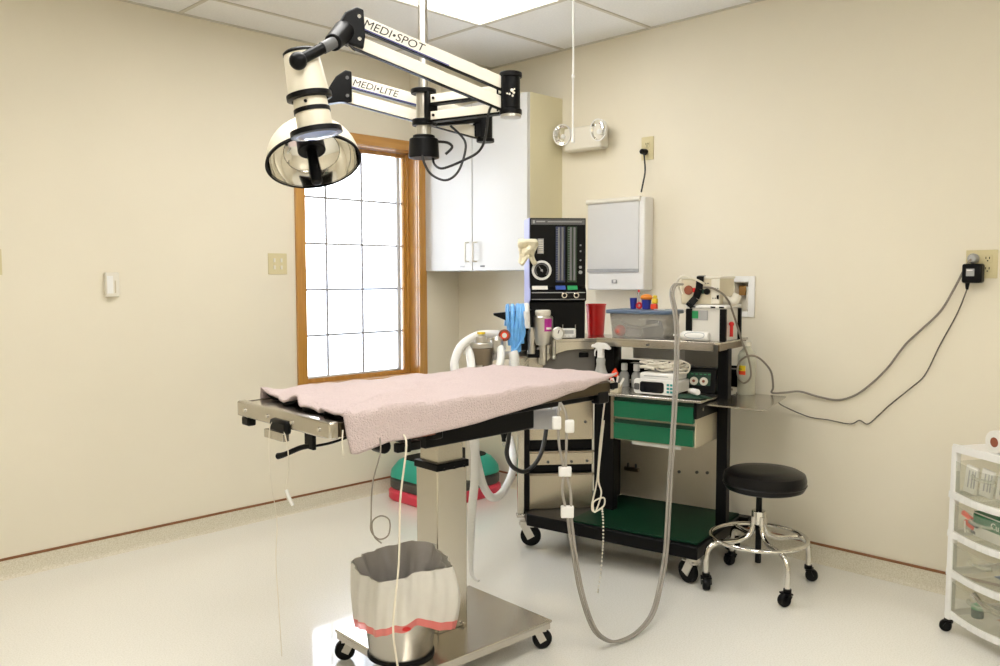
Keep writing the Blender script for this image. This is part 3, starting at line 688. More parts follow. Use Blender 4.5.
# spot lamp arm
A1 = V3((-2.266, -2.004, 2.130)); B1 = V3((-1.800, -2.205, 1.974))
d1, side1 = spring_arm(A1, B1, 0.066, 0.040, 0.020, 'spring_arm', 'MEDI\u2022SPOT', 0.036, 0.030)
jt = MB(); jt.cyl(lp((-1.784, -2.219, 1.925)), lp((-1.784, -2.219, 2.035)), 0.032, n=24); jt.build('arm_joint', M['black'], sl, bevel=0.003)
for z0, z1 in ((2.028, 2.046), (1.906, 1.924)): MB().cyl(lp((-1.784, -2.219, z0)), lp((-1.784, -2.219, z1)), 0.038, n=24).build('joint_cap', M['black'], sl, bevel=0.003)
MB().cyl(lp((-1.784, -2.219, 1.897)), lp((-1.784, -2.219, 1.907)), 0.035, n=24).build('joint_ring', M['alu'], sl)
fk = MB()
for s1 in (-1, 1): fk.box(lp(B1+side1*s1*0.020+V3((0.004, -0.002, 0))), (0.05, 0.008, 0.11), rz=math.atan2(d1.y, d1.x))
fk.build('fork', M['black'], sl, bevel=0.006)
mk = MB(); jc = V3((-1.784, -2.219, 1.975)); vd = V3((-0.71, -0.70, 0)).normalized(); vr = V3((0.70, -0.71, 0))
for du, dz, sz in ((0.004, 0.006, 0.012), (0.010, -0.002, 0.009), (-0.004, -0.006, 0.008), (0.006, -0.012, 0.008), (-0.012, -0.004, 0.006), (0.012, 0.010, 0.006)):
    mk.ball(lp(jc+vd*0.0305+vr*du+V3((0, 0, dz))), sz*0.5, n=6)
mk.build('maker_mark', M['arm_white'], sl)
# its boom from the pole: two bars and a dark lower web
b0 = HUB+V3((0.030, -0.012, 0)); b1 = V3((-1.79, -2.195, 0))
bd = (V3((b1.x, b1.y, 0))-V3((b0.x, b0.y, 0))).normalized()
S0 = HUB+bd*0.03
for z in (1.995, 1.935):
    a_ = MB().bar(lp((S0.x, S0.y, z)), lp((b1.x, b1.y, z-0.003)), 0.03, 0.030).build('boom', M['arm_white'], sl, bevel=0.002)
    MB().bar(lp((S0.x, S0.y, z-0.018)), lp((b1.x, b1.y, z-0.020)), 0.029, 0.008).build('edge_strip', M['black'], a_)
    sd = bd.cross(V3((0, 0, 1)));  sd = sd if sd.x < 0 else -sd
    MB().cyl(lp(V3((S0.x, S0.y, z))+bd*0.03+sd*0.014), lp(V3((S0.x, S0.y, z))+bd*0.03+sd*0.018), 0.005, n=12).build('bolt', M['black'], a_)
hb = MB(); hb.bar(hz(2.02)+bd*0.035, hz(1.91)+bd*0.035, 0.05, 0.022, up=bd); hb.build('hub_plate', M['black'], sl, bevel=0.003)
# elbow plate, clevis and link to spot head
ax1 = d1
el = MB(); P_ = [(0.028, 0.062), (0.006, 0.068), (-0.030, 0.048), (-0.062, -0.005), (-0.050, -0.040), (-0.010, -0.050), (0.026, -0.058), (0.032, -0.02)]
hd = V3((d1.x, d1.y, 0)).normalized()
el.prism(P_, lambda u, z: lp(A1+hd*u-side1*0.021+V3((0, 0, z))), lambda u, z: lp(A1+hd*u+side1*0.021+V3((0, 0, z))))
el.build('elbow_plate', M['black'], sl, bevel=0.005)
for dz in (0.038, -0.030):
    for u in (0.012,): MB().cyl(lp(A1+hd*u+side1*0.025+V3((0, 0, dz))), lp(A1+hd*u-side1*0.025+V3((0, 0, dz))), 0.006, n=12).build('bolt', M['chrome'], sl)
C1 = V3((-2.360, -2.050, 2.072)); PV = V3((-2.490, -2.040, 1.990))
MB().cyl(lp(A1+hd*(-0.03)+V3((0, 0, -0.005))), lp(C1+(PV-C1)*0.12), 0.034, 0.026, n=20).build('clevis', M['black'], sl, bevel=0.004)
MB().cyl(lp(C1+(PV-C1)*0.08), lp(C1+(PV-C1)*0.38), 0.018, n=18).build('swivel', M['darkgrey'], sl)
MB().tube([lp(C1+(PV-C1)*0.25), lp(C1+(PV-C1)*0.7), lp(PV)], 0.016, n=12).build('link', M['black'], sl)
MB().ball(lp(PV), 0.026).build('pivot_knob', M['black'], sl)
hook = MB().tube([lp(A1+hd*(-0.025)+V3((0, 0, -0.035))), lp(A1+hd*(-0.012)+V3((0, 0, -0.055))), lp(A1+hd*0.002+V3((0, 0, -0.064)))], 0.003); hook.build('latch_pin', M['chrome'], sl)
# spot head
ST = V3((-2.440, -1.975, 2.034)); SX = V3((0.128, -0.132, -1)).normalized()
def spot(h): return lp(ST+SX*h)
hd1 = MB().lathe([(0.0, 0.0), (0.050, 0.0), (0.052, 0.002), (0.0615, 0.118), (0.0615, 0.125), (0.0, 0.125)], lp(ST), SX, n=40).build('spot_head', M['lamp_cream'], sl)
MB().lathe([(0.0, -0.006), (0.048, -0.006), (0.0535, -0.001), (0.0535, 0.006), (0.050, 0.006)], lp(ST), SX, n=40).build('top_cap', M['black'], hd1)
MB().lathe([(0.052, 0.122), (0.068, 0.124), (0.068, 0.138), (0.055, 0.142)], lp(ST), SX, n=40).build('ring', M['black'], hd1)
MB().lathe([(0.050, 0.138), (0.051, 0.145), (0.0535, 0.235), (0.0, 0.236)], lp(ST), SX, n=40).build('lower_barrel', M['lamp_cream'], hd1)
MB().lathe([(0.0520, 0.168), (0.0545, 0.168), (0.0550, 0.181), (0.0525, 0.181)], lp(ST), SX, n=40).build('band', M['black'], hd1)
MB().lathe([(0.05, 0.228), (0.078, 0.232), (0.079, 0.247), (0.066, 0.250), (0.05, 0.248)], lp(ST), SX, n=40).build('bezel', M['black'], hd1)
MB().lathe([(0.066, 0.2485), (0.04, 0.256), (0.0, 0.260)], lp(ST), SX, n=40).build('lens', M['lens'], hd1)
MB().cyl(spot(0.155)+V3((-0.04, -0.035, 0)), spot(0.155)+V3((-0.043, -0.038, 0)), 0.005, n=10).build('screw', M['black'], hd1)
# second lamp: arm passing behind the pole
A2 = V3((-2.045, -1.632, 2.046)); B2 = V3((-1.640, -1.912, 1.930))
d2, side2 = spring_arm(A2, B2, 0.058, 0.040, 0.020, 'spring_arm', 'MEDI\u2022LITE', 0.033, 0.03)
j2 = MB(); j2.cyl(lp((-1.622, -1.930, 1.872)), lp((-1.622, -1.930, 1.975)), 0.027, n=20); j2.cyl(lp((-1.622, -1.930, 1.866)), lp((-1.622, -1.930, 1.88)), 0.034, n=20); j2.build('arm_joint', M['black'], sl, bevel=0.003)
fk = MB()
for s1 in (-1, 1): fk.box(lp(B2+side2*s1*0.019+V3((0.004, -0.002, 0))), (0.045, 0.007, 0.095), rz=math.atan2(d2.y, d2.x))
fk.build('fork', M['black'], sl, bevel=0.005)
e2 = (V3((-1.622, -1.930, 0))-V3((HUB.x, HUB.y, 0))).normalized()
MB().bar(hz(1.916)+e2*0.02, lp((-1.622, -1.930, 1.95))-e2*0.02, 0.028, 0.024).build('boom', M['black'], sl, bevel=0.002)
el = MB(); hd2 = V3((d2.x, d2.y, 0)).normalized()
P2 = [(0.026, 0.058), (0.004, 0.062), (-0.030, 0.038), (-0.070, -0.025), (-0.062, -0.060), (-0.02, -0.052), (0.026, -0.052)]
el.prism(P2, lambda u, z: lp(A2+hd2*u-side2*0.02+V3((0, 0, z))), lambda u, z: lp(A2+hd2*u+side2*0.02+V3((0, 0, z))))
el.build('elbow_plate', M['black'], sl, bevel=0.005)
for dz in (0.034, -0.03): MB().cyl(lp(A2+hd2*0.01+side2*0.024+V3((0, 0, dz))), lp(A2+hd2*0.01-side2*0.024+V3((0, 0, dz))), 0.006, n=12).build('bolt', M['darkgrey'], sl)
# dome head
R_ = V3((0.7043, -0.7099, 0)); U_ = V3((0.0473, 0.0469, 0.9978)); F_ = V3((0.7084, 0.7027, -0.0666))
AX = (0.22*R_-0.91*U_-0.33*F_).normalized()
DC = V3((-2.180, -1.632, 1.768)); DR = 0.160
prof = [(DR*math.sin(k/14*PI/2), -0.155*math.cos(k/14*PI/2)) for k in range(15)]
prof[0] = (0.035, -0.155)
dm = MB().lathe([(0.0, -0.158)]+[(r+0.004, h-0.003) for r, h in prof], lp(DC), AX, n=56).build('dome_head', M['lamp_cream'], sl)
MB().lathe(prof, lp(DC), AX, n=56).build('reflector', M['mirror'], dm)
MB().lathe([(DR-0.002, -0.003), (DR+0.006, -0.006), (DR+0.008, 0.003), (DR-0.001, 0.004)], lp(DC), AX, n=56).build('rim', M['black'], dm)
MB().cyl(lp(DC-AX*0.16), lp(DC-AX*0.045), 0.045, 0.050, n=28).build('bulb_shield', M['black'], dm, bevel=0.004)
MB().cyl(lp(DC-AX*0.05), lp(DC+AX*0.085), 0.019, n=20).build('focus_handle', M['black'], dm, bevel=0.004)
MB().lathe([(0.0, -0.215), (0.038, -0.21), (0.046, -0.165), (0.0, -0.16)], lp(DC), AX, n=28).build('neck', M['lamp_cream'], dm)
AP = DC-AX*0.20
MB().tube([lp(A2+hd2*(-0.07)+V3((0, 0, -0.045))), lp(A2+hd2*(-0.12)+V3((0, 0, -0.085))), lp(AP+V3((0.02, -0.02, 0.02))), lp(AP)], 0.016, n=12).build('link', M['black'], sl)
MB().ball(lp(AP), 0.026).build('pivot_knob', M['black'], sl)
# lamp cables
MB().tube([lp(p) for p in [(-1.900, -1.893, 1.795), (-1.894, -1.900, 1.762), (-1.879, -1.921, 1.724), (-1.858, -1.972, 1.703), (-1.827, -2.001, 1.732), (-1.778, -1.986, 1.808), (-1.75, -1.95, 1.86), (-1.77, -1.90, 1.912)]], 0.0045).build('cable', M['cable_black'], sl)
MB().tube([lp(p) for p in [(-1.840, -1.880, 1.80), (-1.850, -1.90, 1.768), (-1.848, -1.93, 1.749), (-1.844, -1.968, 1.751), (-1.842, -2.039, 1.765), (-1.815, -2.092, 1.793), (-1.817, -2.129, 1.836), (-1.835, -2.166, 1.915), (-1.83, -2.18, 1.94)]], 0.0045).build('cable', M['cable_black'], sl)

# ------------------------------------------------------------------ stool
so = thing('stool', 'black round seat chrome stool on casters by the right wall', 'stool', (-0.468, -2.466, 0))
MB().lathe([(0.0, 0.428), (0.150, 0.428), (0.166, 0.434), (0.175, 0.450), (0.177, 0.480), (0.170, 0.502), (0.150, 0.513), (0.08, 0.518), (0.0, 0.519)], (0.015, -0.016, 0), n=48).build('seat', M['vinyl'], so)
MB().lathe([(0.1755, 0.454), (0.1790, 0.458), (0.1755, 0.462)], (0.015, -0.016, 0), n=48).build('piping', M['vinyl'], so)
MB().cyl((0, 0, 0.10), (0, 0, 0.43), 0.013, n=16).build('spindle', M['black'], so)
MB().cyl((0, 0, 0.275), (0, 0, 0.335), 0.031, n=28).build('hub', M['chrome'], so, bevel=0.003)
MB().lathe([(0.205+0.009*math.cos(k*PI/6), 0.215+0.009*math.sin(k*PI/6)) for k in range(13)], n=56).build('foot_ring', M['chrome'], so)
for k in range(4):
    a = math.radians(-124+90*k); cx, cy = math.cos(a), math.sin(a)
    MB().tube([(cx*0.026, cy*0.026, 0.31), (cx*0.03, cy*0.03, 0.255), (cx*0.052, cy*0.052, 0.222), (cx*0.10, cy*0.10, 0.205), (cx*0.18, cy*0.18, 0.202), (cx*0.224, cy*0.224, 0.188), (cx*0.244, cy*0.244, 0.15), (cx*0.246, cy*0.246, 0.065)], 0.0115, n=12).build('leg', M['chrome'], so)
    caster(so, cx*0.246, cy*0.246, 0.027, 0.072, a+1.7+0.9*k, 0.03, mb=M['black'])

# ------------------------------------------------------------------ stacked exercise steps in the corner
def rrect(w_, d_, r, n=8):
    out = []
    for cx, cy, a0 in ((w_/2-r, d_/2-r, 0), (-w_/2+r, d_/2-r, 90), (-w_/2+r, -d_/2+r, 180), (w_/2-r, -d_/2+r, 270)):
        for k in range(n+1): a = math.radians(a0+90*k/n); out.append((cx+r*math.cos(a), cy+r*math.sin(a)))
    return out
def step_solid(levels):
    m_ = MB(); prev = None; n = None
    for (w_, d_, r, z) in levels:
        ring = [m_.bm.verts.new((x, y, z)) for x, y in rrect(w_, d_, r)]
        n = len(ring)
        if prev:
            for k in range(n): m_._f([prev[k], prev[(k+1) % n], ring[(k+1) % n], ring[k]])
        else: m_._f(ring[::-1])
        prev = ring
    m_._f(prev); return m_
SX0, SY0 = -0.415, -0.325
W_, D_ = 0.66, 0.50
t = thing('step_platform_riser', 'red riser block at the bottom of the exercise step stack', 'step', (SX0, SY0, 0))
step_solid([(W_-0.02, D_-0.02, 0.14, 0), (W_, D_, 0.15, 0.012), (W_, D_, 0.15, 0.052), (W_-0.03, D_-0.03, 0.14, 0.068)]).build('block', M['riser_red'], t)
for sx in (-1, 1): MB().box((sx*0.2, -D_/2+0.02, 0.004), (0.08, 0.045, 0.007)).build('foot', M['rubber'], t)
t = thing('step_platform_riser', 'dark grey riser block in the middle of the exercise step stack', 'step', (SX0, SY0, 0.069))
step_solid([(W_-0.04, D_-0.04, 0.13, 0), (W_-0.02, D_-0.02, 0.14, 0.01), (W_-0.02, D_-0.02, 0.14, 0.052), (W_-0.05, D_-0.05, 0.13, 0.064)]).build('block', M['riser_grey'], t)
t = thing('step_platform', 'teal exercise step with black top resting on two risers', 'step', (SX0, SY0, 0.134))
step_solid([(W_-0.05, D_-0.05, 0.13, 0), (W_-0.02, D_-0.02, 0.14, 0.006), (W_-0.03, D_-0.03, 0.14, 0.045), (W_-0.10, D_-0.10, 0.12, 0.095), (W_-0.16, D_-0.16, 0.10, 0.112)]).build('body', M['teal'], t)
step_solid([(W_-0.16, D_-0.16, 0.10, 0.110), (W_-0.17, D_-0.17, 0.09, 0.116)]).build('top_mat', M['black_matt'], t)

# ------------------------------------------------------------------ anaesthesia cart (local x along its front to the right, y towards the wall)
CO = (-0.874, -1.397, 0.0); CA = math.radians(10.5-90)
ct = thing('anesthesia_cart', 'black framed anaesthesia cart with green drawers and tall flowmeter box', 'medical cart', CO, CA)
cc, cs = math.cos(CA), math.sin(CA)
def cw_(p):                                   # cart local -> world
    return V3((CO[0]+p[0]*cc-p[1]*cs, CO[1]+p[0]*cs+p[1]*cc, p[2]))
def lc(p):                                    # world -> cart local
    x, y = p[0]-CO[0], p[1]-CO[1]; return V3((x*cc+y*cs, -x*cs+y*cc, p[2]))
MA = math.radians(39.5); mc, ms = math.cos(MA), math.sin(MA)
def mp(s, k, z): return V3((-0.013+s*mc-k*ms, 0.078+s*ms+k*mc, z))    # angled left-hand module: s along its face, k inwards
def mbox(m_, s0, s1, k0, k1, z0, z1): return m_.box(mp((s0+s1)/2, (k0+k1)/2, (z0+z1)/2), (s1-s0, k1-k0, z1-z0), rz=MA)
def cbox(m_, u0, u1, n0, n1, z0, z1): return m_.box(((u0+u1)/2, (n0+n1)/2, (z0+z1)/2), (u1-u0, n1-n0, z1-z0))
# base
bf = MB(); pol = [(0.03, 0.02), (0.922, 0.0), (0.922, 0.62), (-0.06, 0.62), (-0.06, 0.14)]
bf.prism(pol, lambda x, y: (x, y, 0.125), lambda x, y: (x, y, 0.185)); bf.build('base_frame', M['black'], ct, bevel=0.006)
MB().prism([(0.27, 0.03), (0.91, 0.03), (0.91, 0.595), (0.27, 0.595)], lambda x, y: (x, y, 0.185), lambda x, y: (x, y, 0.194)).build('base_mat', M['green_mat'], ct, bevel=0.002)
for (x, y, a) in ((-0.02, 0.085, 3.75), (0.885, 0.05, -0.4), (0.02, 0.56, 1.2), (0.90, 0.575, -0.4)):
    caster(ct, x, y, 0.052, 0.127, a, 0.032)
MB().box((0.94, 0.59, 0.16), (0.05, 0.06, 0.05)).build('rear_bumper', M['black'], ct, bevel=0.006)
# angled module
m_ = MB(); mbox(m_, -0.04, -0.006, -0.005, 0.03, 0.165, 1.02); m_.build('steel_post', M['steel'], ct, bevel=0.003)
m_ = MB(); mbox(m_, -0.006, 0.020, -0.004, 0.03, 0.165, 1.02); m_.build('black_post', M['black'], ct, bevel=0.003)
m_ = MB(); mbox(m_, -0.045, 0.012, -0.012, 0.03, 0.148, 0.166); m_.build('post_foot', M['steel_h'], ct, bevel=0.004)
for z0, z1 in ((0.186, 0.360), (0.412, 0.474), (0.540, 0.820)):
    m_ = MB(); mbox(m_, 0.02, 0.345, 0.004, 0.016, z0, z1); m_.build('front_panel', M['steel_panel'], ct, bevel=0.002)
m_ = MB(); mbox(m_, 0.02, 0.345, 0.03, 0.045, 0.186, 0.815); m_.build('inner_panel', M['black'], ct)
for z in (0.366, 0.480):
    m_ = MB(); mbox(m_, 0.02, 0.36, -0.004, 0.016, z-0.006, z+0.004); m_.build('shelf_lip', M['steel_dk'], ct, bevel=0.002)
for s, z in ((0.235, 0.635), (0.305, 0.630), (0.115, 0.428), (0.235, 0.428), (0.315, 0.430)):
    MB().cyl(mp(s, 0.006, z), mp(s, -0.001, z), 0.007, n=12).build('bolt', M['darkgrey'], ct)
m_ = MB(); mbox(m_, 0.02, 0.40, 0.03, 0.042, 0.82, 1.03); m_.build('recess_panel', M['recess'], ct)
m_ = MB(); mbox(m_, 0.275, 0.325, 0.022, 0.032, 0.955, 0.980); m_.build('slot_cover', M['black'], ct, bevel=0.010)
ap = [(-0.04, 1.040), (0.395, 1.040), (0.395, 0.998), (0.26, 0.998), (0.21, 0.993), (0.165, 0.980), (0.125, 0.957), (0.095, 0.925), (0.075, 0.885), (0.07, 0.85), (-0.04, 0.85)]
MB().prism(ap, lambda s, z: mp(s, -0.004, z), lambda s, z: mp(s, 0.012, z)).build('bench_apron', M['steel_h'], ct, bevel=0.002)
bt = MB(); pb = [mp(-0.045, -0.006, 0), mp(0.40, -0.006, 0), V3((0.34, 0.60, 0)), V3((-0.10, 0.60, 0))]
bt.prism([(p.x, p.y) for p in pb], lambda x, y: (x, y, 1.036), lambda x, y: (x, y, 1.054)); bt.build('bench_top', M['steel_h'], ct, bevel=0.003)
# bay: black side post, right post, back panel
m_ = MB(); cbox(m_, 0.262, 0.372, 0.29, 0.34, 0.194, 1.03); m_.build('black_post', M['black'], ct, bevel=0.003)
m_ = MB(); cbox(m_, 0.24, 0.262, 0.34, 0.595, 0.194, 1.03); m_.build('side_panel', M['black'], ct)
m_ = MB(); cbox(m_, 0.885, 0.935, 0.325, 0.375, 0.194, 1.03); m_.build('black_post', M['black'], ct, bevel=0.003)
m_ = MB(); cbox(m_, 0.24, 0.80, 0.598, 0.608, 0.194, 0.82); m_.build('back_panel', M['bay_panel'], ct)
for q in ((0.555, 0.36), (0.595, 0.36), (0.69, 0.37), (0.745, 0.375)):
    MB().cyl((q[0], 0.598, q[1]), (q[0], 0.590, q[1]), 0.008, n=12).build('bolt', M['darkgrey'], ct)
m_ = MB(); cbox(m_, 0.29, 0.375, 0.578, 0.598, 0.330, 0.352); m_.build('hook_bracket', M['steel_dk'], ct, bevel=0.004)
for u in (0.31, 0.355): MB().cyl((u, 0.588, 0.352), (u, 0.588, 0.372), 0.006, n=10).build('bracket_pin', M['darkgrey'], ct)
m_ = MB(); cbox(m_, 0.24, 0.93, 0.598, 0.606, 0.82, 0.925); m_.build('back_panel', M['black'], ct)
m_ = MB(); cbox(m_, 0.375, 0.655, 0.50, 0.508, 0.945, 1.03); m_.build('splash_panel', M['screen_grey'], ct)
m_ = MB(); cbox(m_, 0.655, 0.885, 0.50, 0.508, 0.925, 1.03); m_.build('splash_panel', M['grey'], ct)  # darker grey half stands in for a reflection on the steel
m_ = MB(); cbox(m_, 0.37, 0.93, 0.46, 0.52, 0.905, 0.922); m_.build('rear_ledge', M['black'], ct, bevel=0.002)
# upper shelf
us = MB(); us.prism([(0.315, 0.205), (0.915, 0.205), (0.935, 0.225), (0.935, 0.61), (0.315, 0.61)], lambda x, y: (x, y, 1.056), lambda x, y: (x, y, 1.066)); us.build('upper_shelf', M['steel_h'], ct, bevel=0.002)
m_ = MB(); cbox(m_, 0.315, 0.905, 0.209, 0.215, 1.026, 1.056); m_.build('shelf_apron', M['steel_h'], ct)
m_ = MB(); cbox(m_, 0.922, 0.929, 0.225, 0.60, 1.026, 1.056); m_.build('shelf_apron', M['steel_dk'], ct)
MB().cyl((0.585, 0.209, 1.041), (0.585, 0.203, 1.041), 0.006, n=10).build('bolt', M['darkgrey'], ct)
# work surface and drawers
m_ = MB(); cbox(m_, 0.315, 0.905, 0.065, 0.285, 0.806, 0.818); cbox(m_, 0.375, 0.885, 0.284, 0.55, 0.806, 0.818); m_.build('work_top', M['steel_h'], ct, bevel=0.003)
m_ = MB(); cbox(m_, 0.47, 0.872, 0.10, 0.44, 0.598, 0.806); m_.build('drawer_case', M['beige'], ct, bevel=0.003)
for z0, z1 in ((0.606, 0.697), (0.709, 0.800)):
    m_ = MB(); cbox(m_, 0.476, 0.866, 0.076, 0.100, z0, z1-0.018); d_ = m_.build('drawer', M['green'], ct, bevel=0.003)
    m_ = MB(); cbox(m_, 0.476, 0.866, 0.090, 0.100, z1-0.018, z1); m_.build('drawer_pull', M['green_dk'], d_)
    m_ = MB(); cbox(m_, 0.476, 0.866, 0.074, 0.080, z1-0.021, z1-0.016); m_.build('pull_lip', M['green'], d_)
m_ = MB(); cbox(m_, 0.56, 0.80, 0.10, 0.108, 0.583, 0.598); m_.build('drawer_runner', M['white'], ct)
m_ = MB(); cbox(m_, 0.455, 0.470, 0.09, 0.12, 0.60, 0.806); m_.build('edge_strip', M['steel_dk'], ct)
# side shelf on its bracket
m_ = MB(); m_.prism([(0.905, 0.12), (1.160, 0.10), (1.172, 0.112), (1.135, 0.56), (0.905, 0.585)], lambda x, y: (x, y, 0.792), lambda x, y: (x, y, 0.798)); m_.build('side_shelf', M['steel_h'], ct)
m_ = MB(); m_.prism([(0.065, 0.806), (0.44, 0.806), (0.44, 0.780), (0.34, 0.735), (0.065, 0.735)], lambda n_, z: (0.874, n_, z), lambda n_, z: (0.886, n_, z)); m_.build('shelf_bracket', M['black'], ct)
MB().cyl((0.886, 0.13, 0.772), (0.892, 0.13, 0.772), 0.007, n=12).build('bolt', M['chrome'], ct)
# flowmeter box
fb = MB(); pf = [(0.03, 1.054), (0.03, 1.235), (-0.004, 1.245), (-0.004, 1.292), (0.022, 1.312), (0.022, 1.655), (0.215, 1.655), (0.215, 1.054)]
fb.prism(pf, lambda k, z: mp(0.024, k, z), lambda k, z: mp(0.306, k, z)); fb = fb.build('flowmeter_box', M['black'], ct, bevel=0.003)
MB().prism([(k+(0.001 if k < 0.1 else -0.001), z) for k, z in pf], lambda k, z: mp(0.019, k, z), lambda k, z: mp(0.0235, k, z)).build('side_reflection', M['lilac_reflection'], fb)  # thin slab whose lilac colour stands in for the reflected window
m_ = MB(); mbox(m_, 0.03, 0.30, 0.018, 0.022, 1.622, 1.648); m_.build('header_strip', M['darkgrey'], fb)
m_ = MB(); mbox(m_, 0.038, 0.048, 0.0165, 0.018, 1.628, 1.643); mbox(m_, 0.056, 0.10, 0.0165, 0.018, 1.634, 1.640); mbox(m_, 0.112, 0.285, 0.0165, 0.018, 1.634, 1.638); m_.build('header_print', M['grey'], fb)
gp = mp(0.082, 0.022, 1.395); gax = (mp(0, -1, 0)-mp(0, 0, 0)); gax.z = 0
ga = MB().lathe([(0.0, 0.0), (0.049, 0.0), (0.049, 0.014), (0.040, 0.016), (0.038, 0.010), (0.0, 0.010)], gp, gax, n=40).build('pressure_gauge', M['white'], fb)
MB().lathe([(0.0, 0.011), (0.037, 0.011)], gp, gax, n=40).build('gauge_face', M['black'], ga)
tk = MB()
for k in range(28):
    a = math.radians(-40+260*k/27); q = gp+gax*0.0118
    e1 = mp(math.cos(a), 0, math.sin(a))-mp(0, 0, 0)
    tk.bar(q+e1*0.028, q+e1*0.034, 0.002, 0.0006, up=gax)
e1 = mp(math.cos(2.2), 0, math.sin(2.2))-mp(0, 0, 0); tk.bar(gp+gax*0.012-e1*0.010, gp+gax*0.012+e1*0.024, 0.0025, 0.0006, up=gax)
tk.lathe([(0, 0.0125), (0.006, 0.0125)], gp, gax, n=14)
tk.build('gauge_scale', M['grey'], ga)
for s, mt, lb, nm in ((0.176, M['flow_blue'], M['lab_blue'], 'blue'), (0.236, M['flow_green'], M['lab_green'], 'green')):
    m_ = MB(); mbox(m_, s-0.022, s+0.024, 0.014, 0.022, 1.335, 1.612); m_.build('flow_panel', mt, fb, bevel=0.002)
    for ds in (-0.008, 0.010):
        m_ = MB().cyl(mp(s+ds, 0.008, 1.345), mp(s+ds, 0.008, 1.608), 0.006, n=12)
        m_.build('flow_tube', M['flow_glass'], fb)
    tk = MB()
    for k in range(22): tk.box(mp(s-0.017, 0.0135, 1.35+0.0118*k), (0.006, 0.001, 0.0016), rz=MA)
    tk.build('flow_scale', M['grey'], fb)
    m_ = MB(); m_.box(mp(s, 0.002, 1.308), (0.050, 0.003, 0.024), rot=Matrix.Rotation(MA, 3, 'Z') @ Matrix.Rotation(math.radians(-38), 3, 'X')); m_.build('gas_label', lb, fb)
    m_ = MB(); m_.cyl(mp(s+0.016, -0.004, 1.27), mp(s+0.016, -0.022, 1.27), 0.0165, 0.0145, n=20); kn = m_.build('flow_knob', M['chrome'], fb, bevel=0.002)
    MB().cyl(mp(s+0.016, -0.0215, 1.27), mp(s+0.016, -0.0235, 1.27), 0.009, n=16).build('knob_cap', M['black'], kn)
m_ = MB(); m_.box(mp(0.072, 0.002, 1.308), (0.078, 0.003, 0.022), rot=Matrix.Rotation(MA, 3, 'Z') @ Matrix.Rotation(math.radians(-38), 3, 'X')); m_.build('paper_label', M['paper'], fb)
for z, r in ((1.52, 0.004), (1.49, 0.004), (1.445, 0.004), (1.41, 0.007), (1.385, 0.009)):
    MB().cyl(mp(0.279, 0.022, z), mp(0.279, 0.014, z), r, n=12).build('indicator', M['grey'], fb)
m_ = MB(); mbox(m_, 0.062, 0.092, 0.013, 0.022, 1.478, 1.552); tg = m_.build('instruction_tag', M['grey'], fb)
tk = MB()
for k in range(6): mbox(tk, 0.066, 0.088, 0.012, 0.013, 1.484+0.011*k, 1.488+0.011*k)
tk.build('tag_print', M['offwhite'], tg)
m_ = MB(); mbox(m_, 0.03, 0.30, -0.0055, -0.004, 1.282, 1.286); mbox(m_, 0.03, 0.30, -0.0055, -0.004, 1.249, 1.252); m_.build('ledge_line', M['grey'], fb)
# vaporizer and common gas fittings in front of the box
vz = V3(mp(0.078, -0.062, 0))
va = MB().lathe([(0.0, 1.03), (0.040, 1.03), (0.044, 1.036), (0.050, 1.075), (0.050, 1.165), (0.046, 1.170), (0.0, 1.170)], vz, n=32).build('vaporizer', M['alu'], ct)
MB().lathe([(0.0, 1.170), (0.034, 1.170), (0.038, 1.178), (0.038, 1.196), (0.034, 1.200), (0.0, 1.200)], vz, n=28).build('vaporizer_dial', M['offwhite'], va)
m_ = MB()
for k in range(-4, 5):
    a0 = math.atan2(gax.y, gax.x)+0.42+0.09*k; m_.box(vz+V3((0.0505*math.cos(a0), 0.0505*math.sin(a0), 1.128)), (0.0025, 0.006, 0.062), rz=a0)
m_.build('vaporizer_label', M['magenta'], va)
m_ = MB()
for k in range(-2, 4):
    a0 = math.atan2(gax.y, gax.x)+0.42+0.09*k; m_.box(vz+V3((0.0515*math.cos(a0), 0.0515*math.sin(a0), 1.112)), (0.0025, 0.006, 0.010), rz=a0)
m_.build('label_print', M['paper'], va)
m_ = MB(); m_.cyl(vz+V3((0, 0, 0.93)), vz+V3((0, 0, 1.03)), 0.022, n=18); m_.box(mp(0.078, -0.03, 1.0), (0.06, 0.07, 0.03), rz=MA); m_.build('vaporizer_mount', M['alu'], ct, bevel=0.003)
m_ = MB(); m_.cyl(mp(0.02, -0.065, 0.985), mp(0.02, -0.065, 1.10), 0.020, n=18); m_.cyl(mp(0.02, -0.065, 1.10), mp(0.02, -0.065, 1.115), 0.015, n=18); m_.build('gas_fitting', M['alu'], ct, bevel=0.002)
m_ = MB(); m_.box(mp(0.035, -0.05, 0.985), (0.065, 0.05, 0.04), rz=MA); m_.box(mp(0.03, -0.05, 1.045), (0.03, 0.06, 0.03), rz=MA); m_.build('fitting_block', M['black'], ct, bevel=0.004)
m_ = MB(); m_.cyl(mp(0.135, -0.05, 0.97), mp(0.135, -0.05, 1.05), 0.010, n=14); m_.ball(mp(0.135, -0.05, 0.965), 0.013); m_.build('lever_pin', M['alu'], ct)
gq = mp(0.150, -0.075, 1.085)
gg = MB().lathe([(0.0, -0.02), (0.028, -0.02), (0.032, 0.0), (0.032, 0.010), (0.026, 0.012), (0.025, 0.006), (0.0, 0.006)], gq, gax, n=28).build('small_gauge', M['alu'], ct)
MB().lathe([(0, 0.007), (0.024, 0.007)], gq, gax, n=24).build('gauge_face', M['paper'], gg)
MB().bar(gq+gax*0.008, gq+gax*0.008+V3((0.004, 0.004, 0.017)), 0.004, 0.001, up=gax).build('pointer', M['black'], gg)
m_ = MB(); m_.cyl(gq-gax*0.02, mp(0.14, 0.03, 1.08), 0.010, n=12); m_.build('gauge_stem', M['alu'], ct)
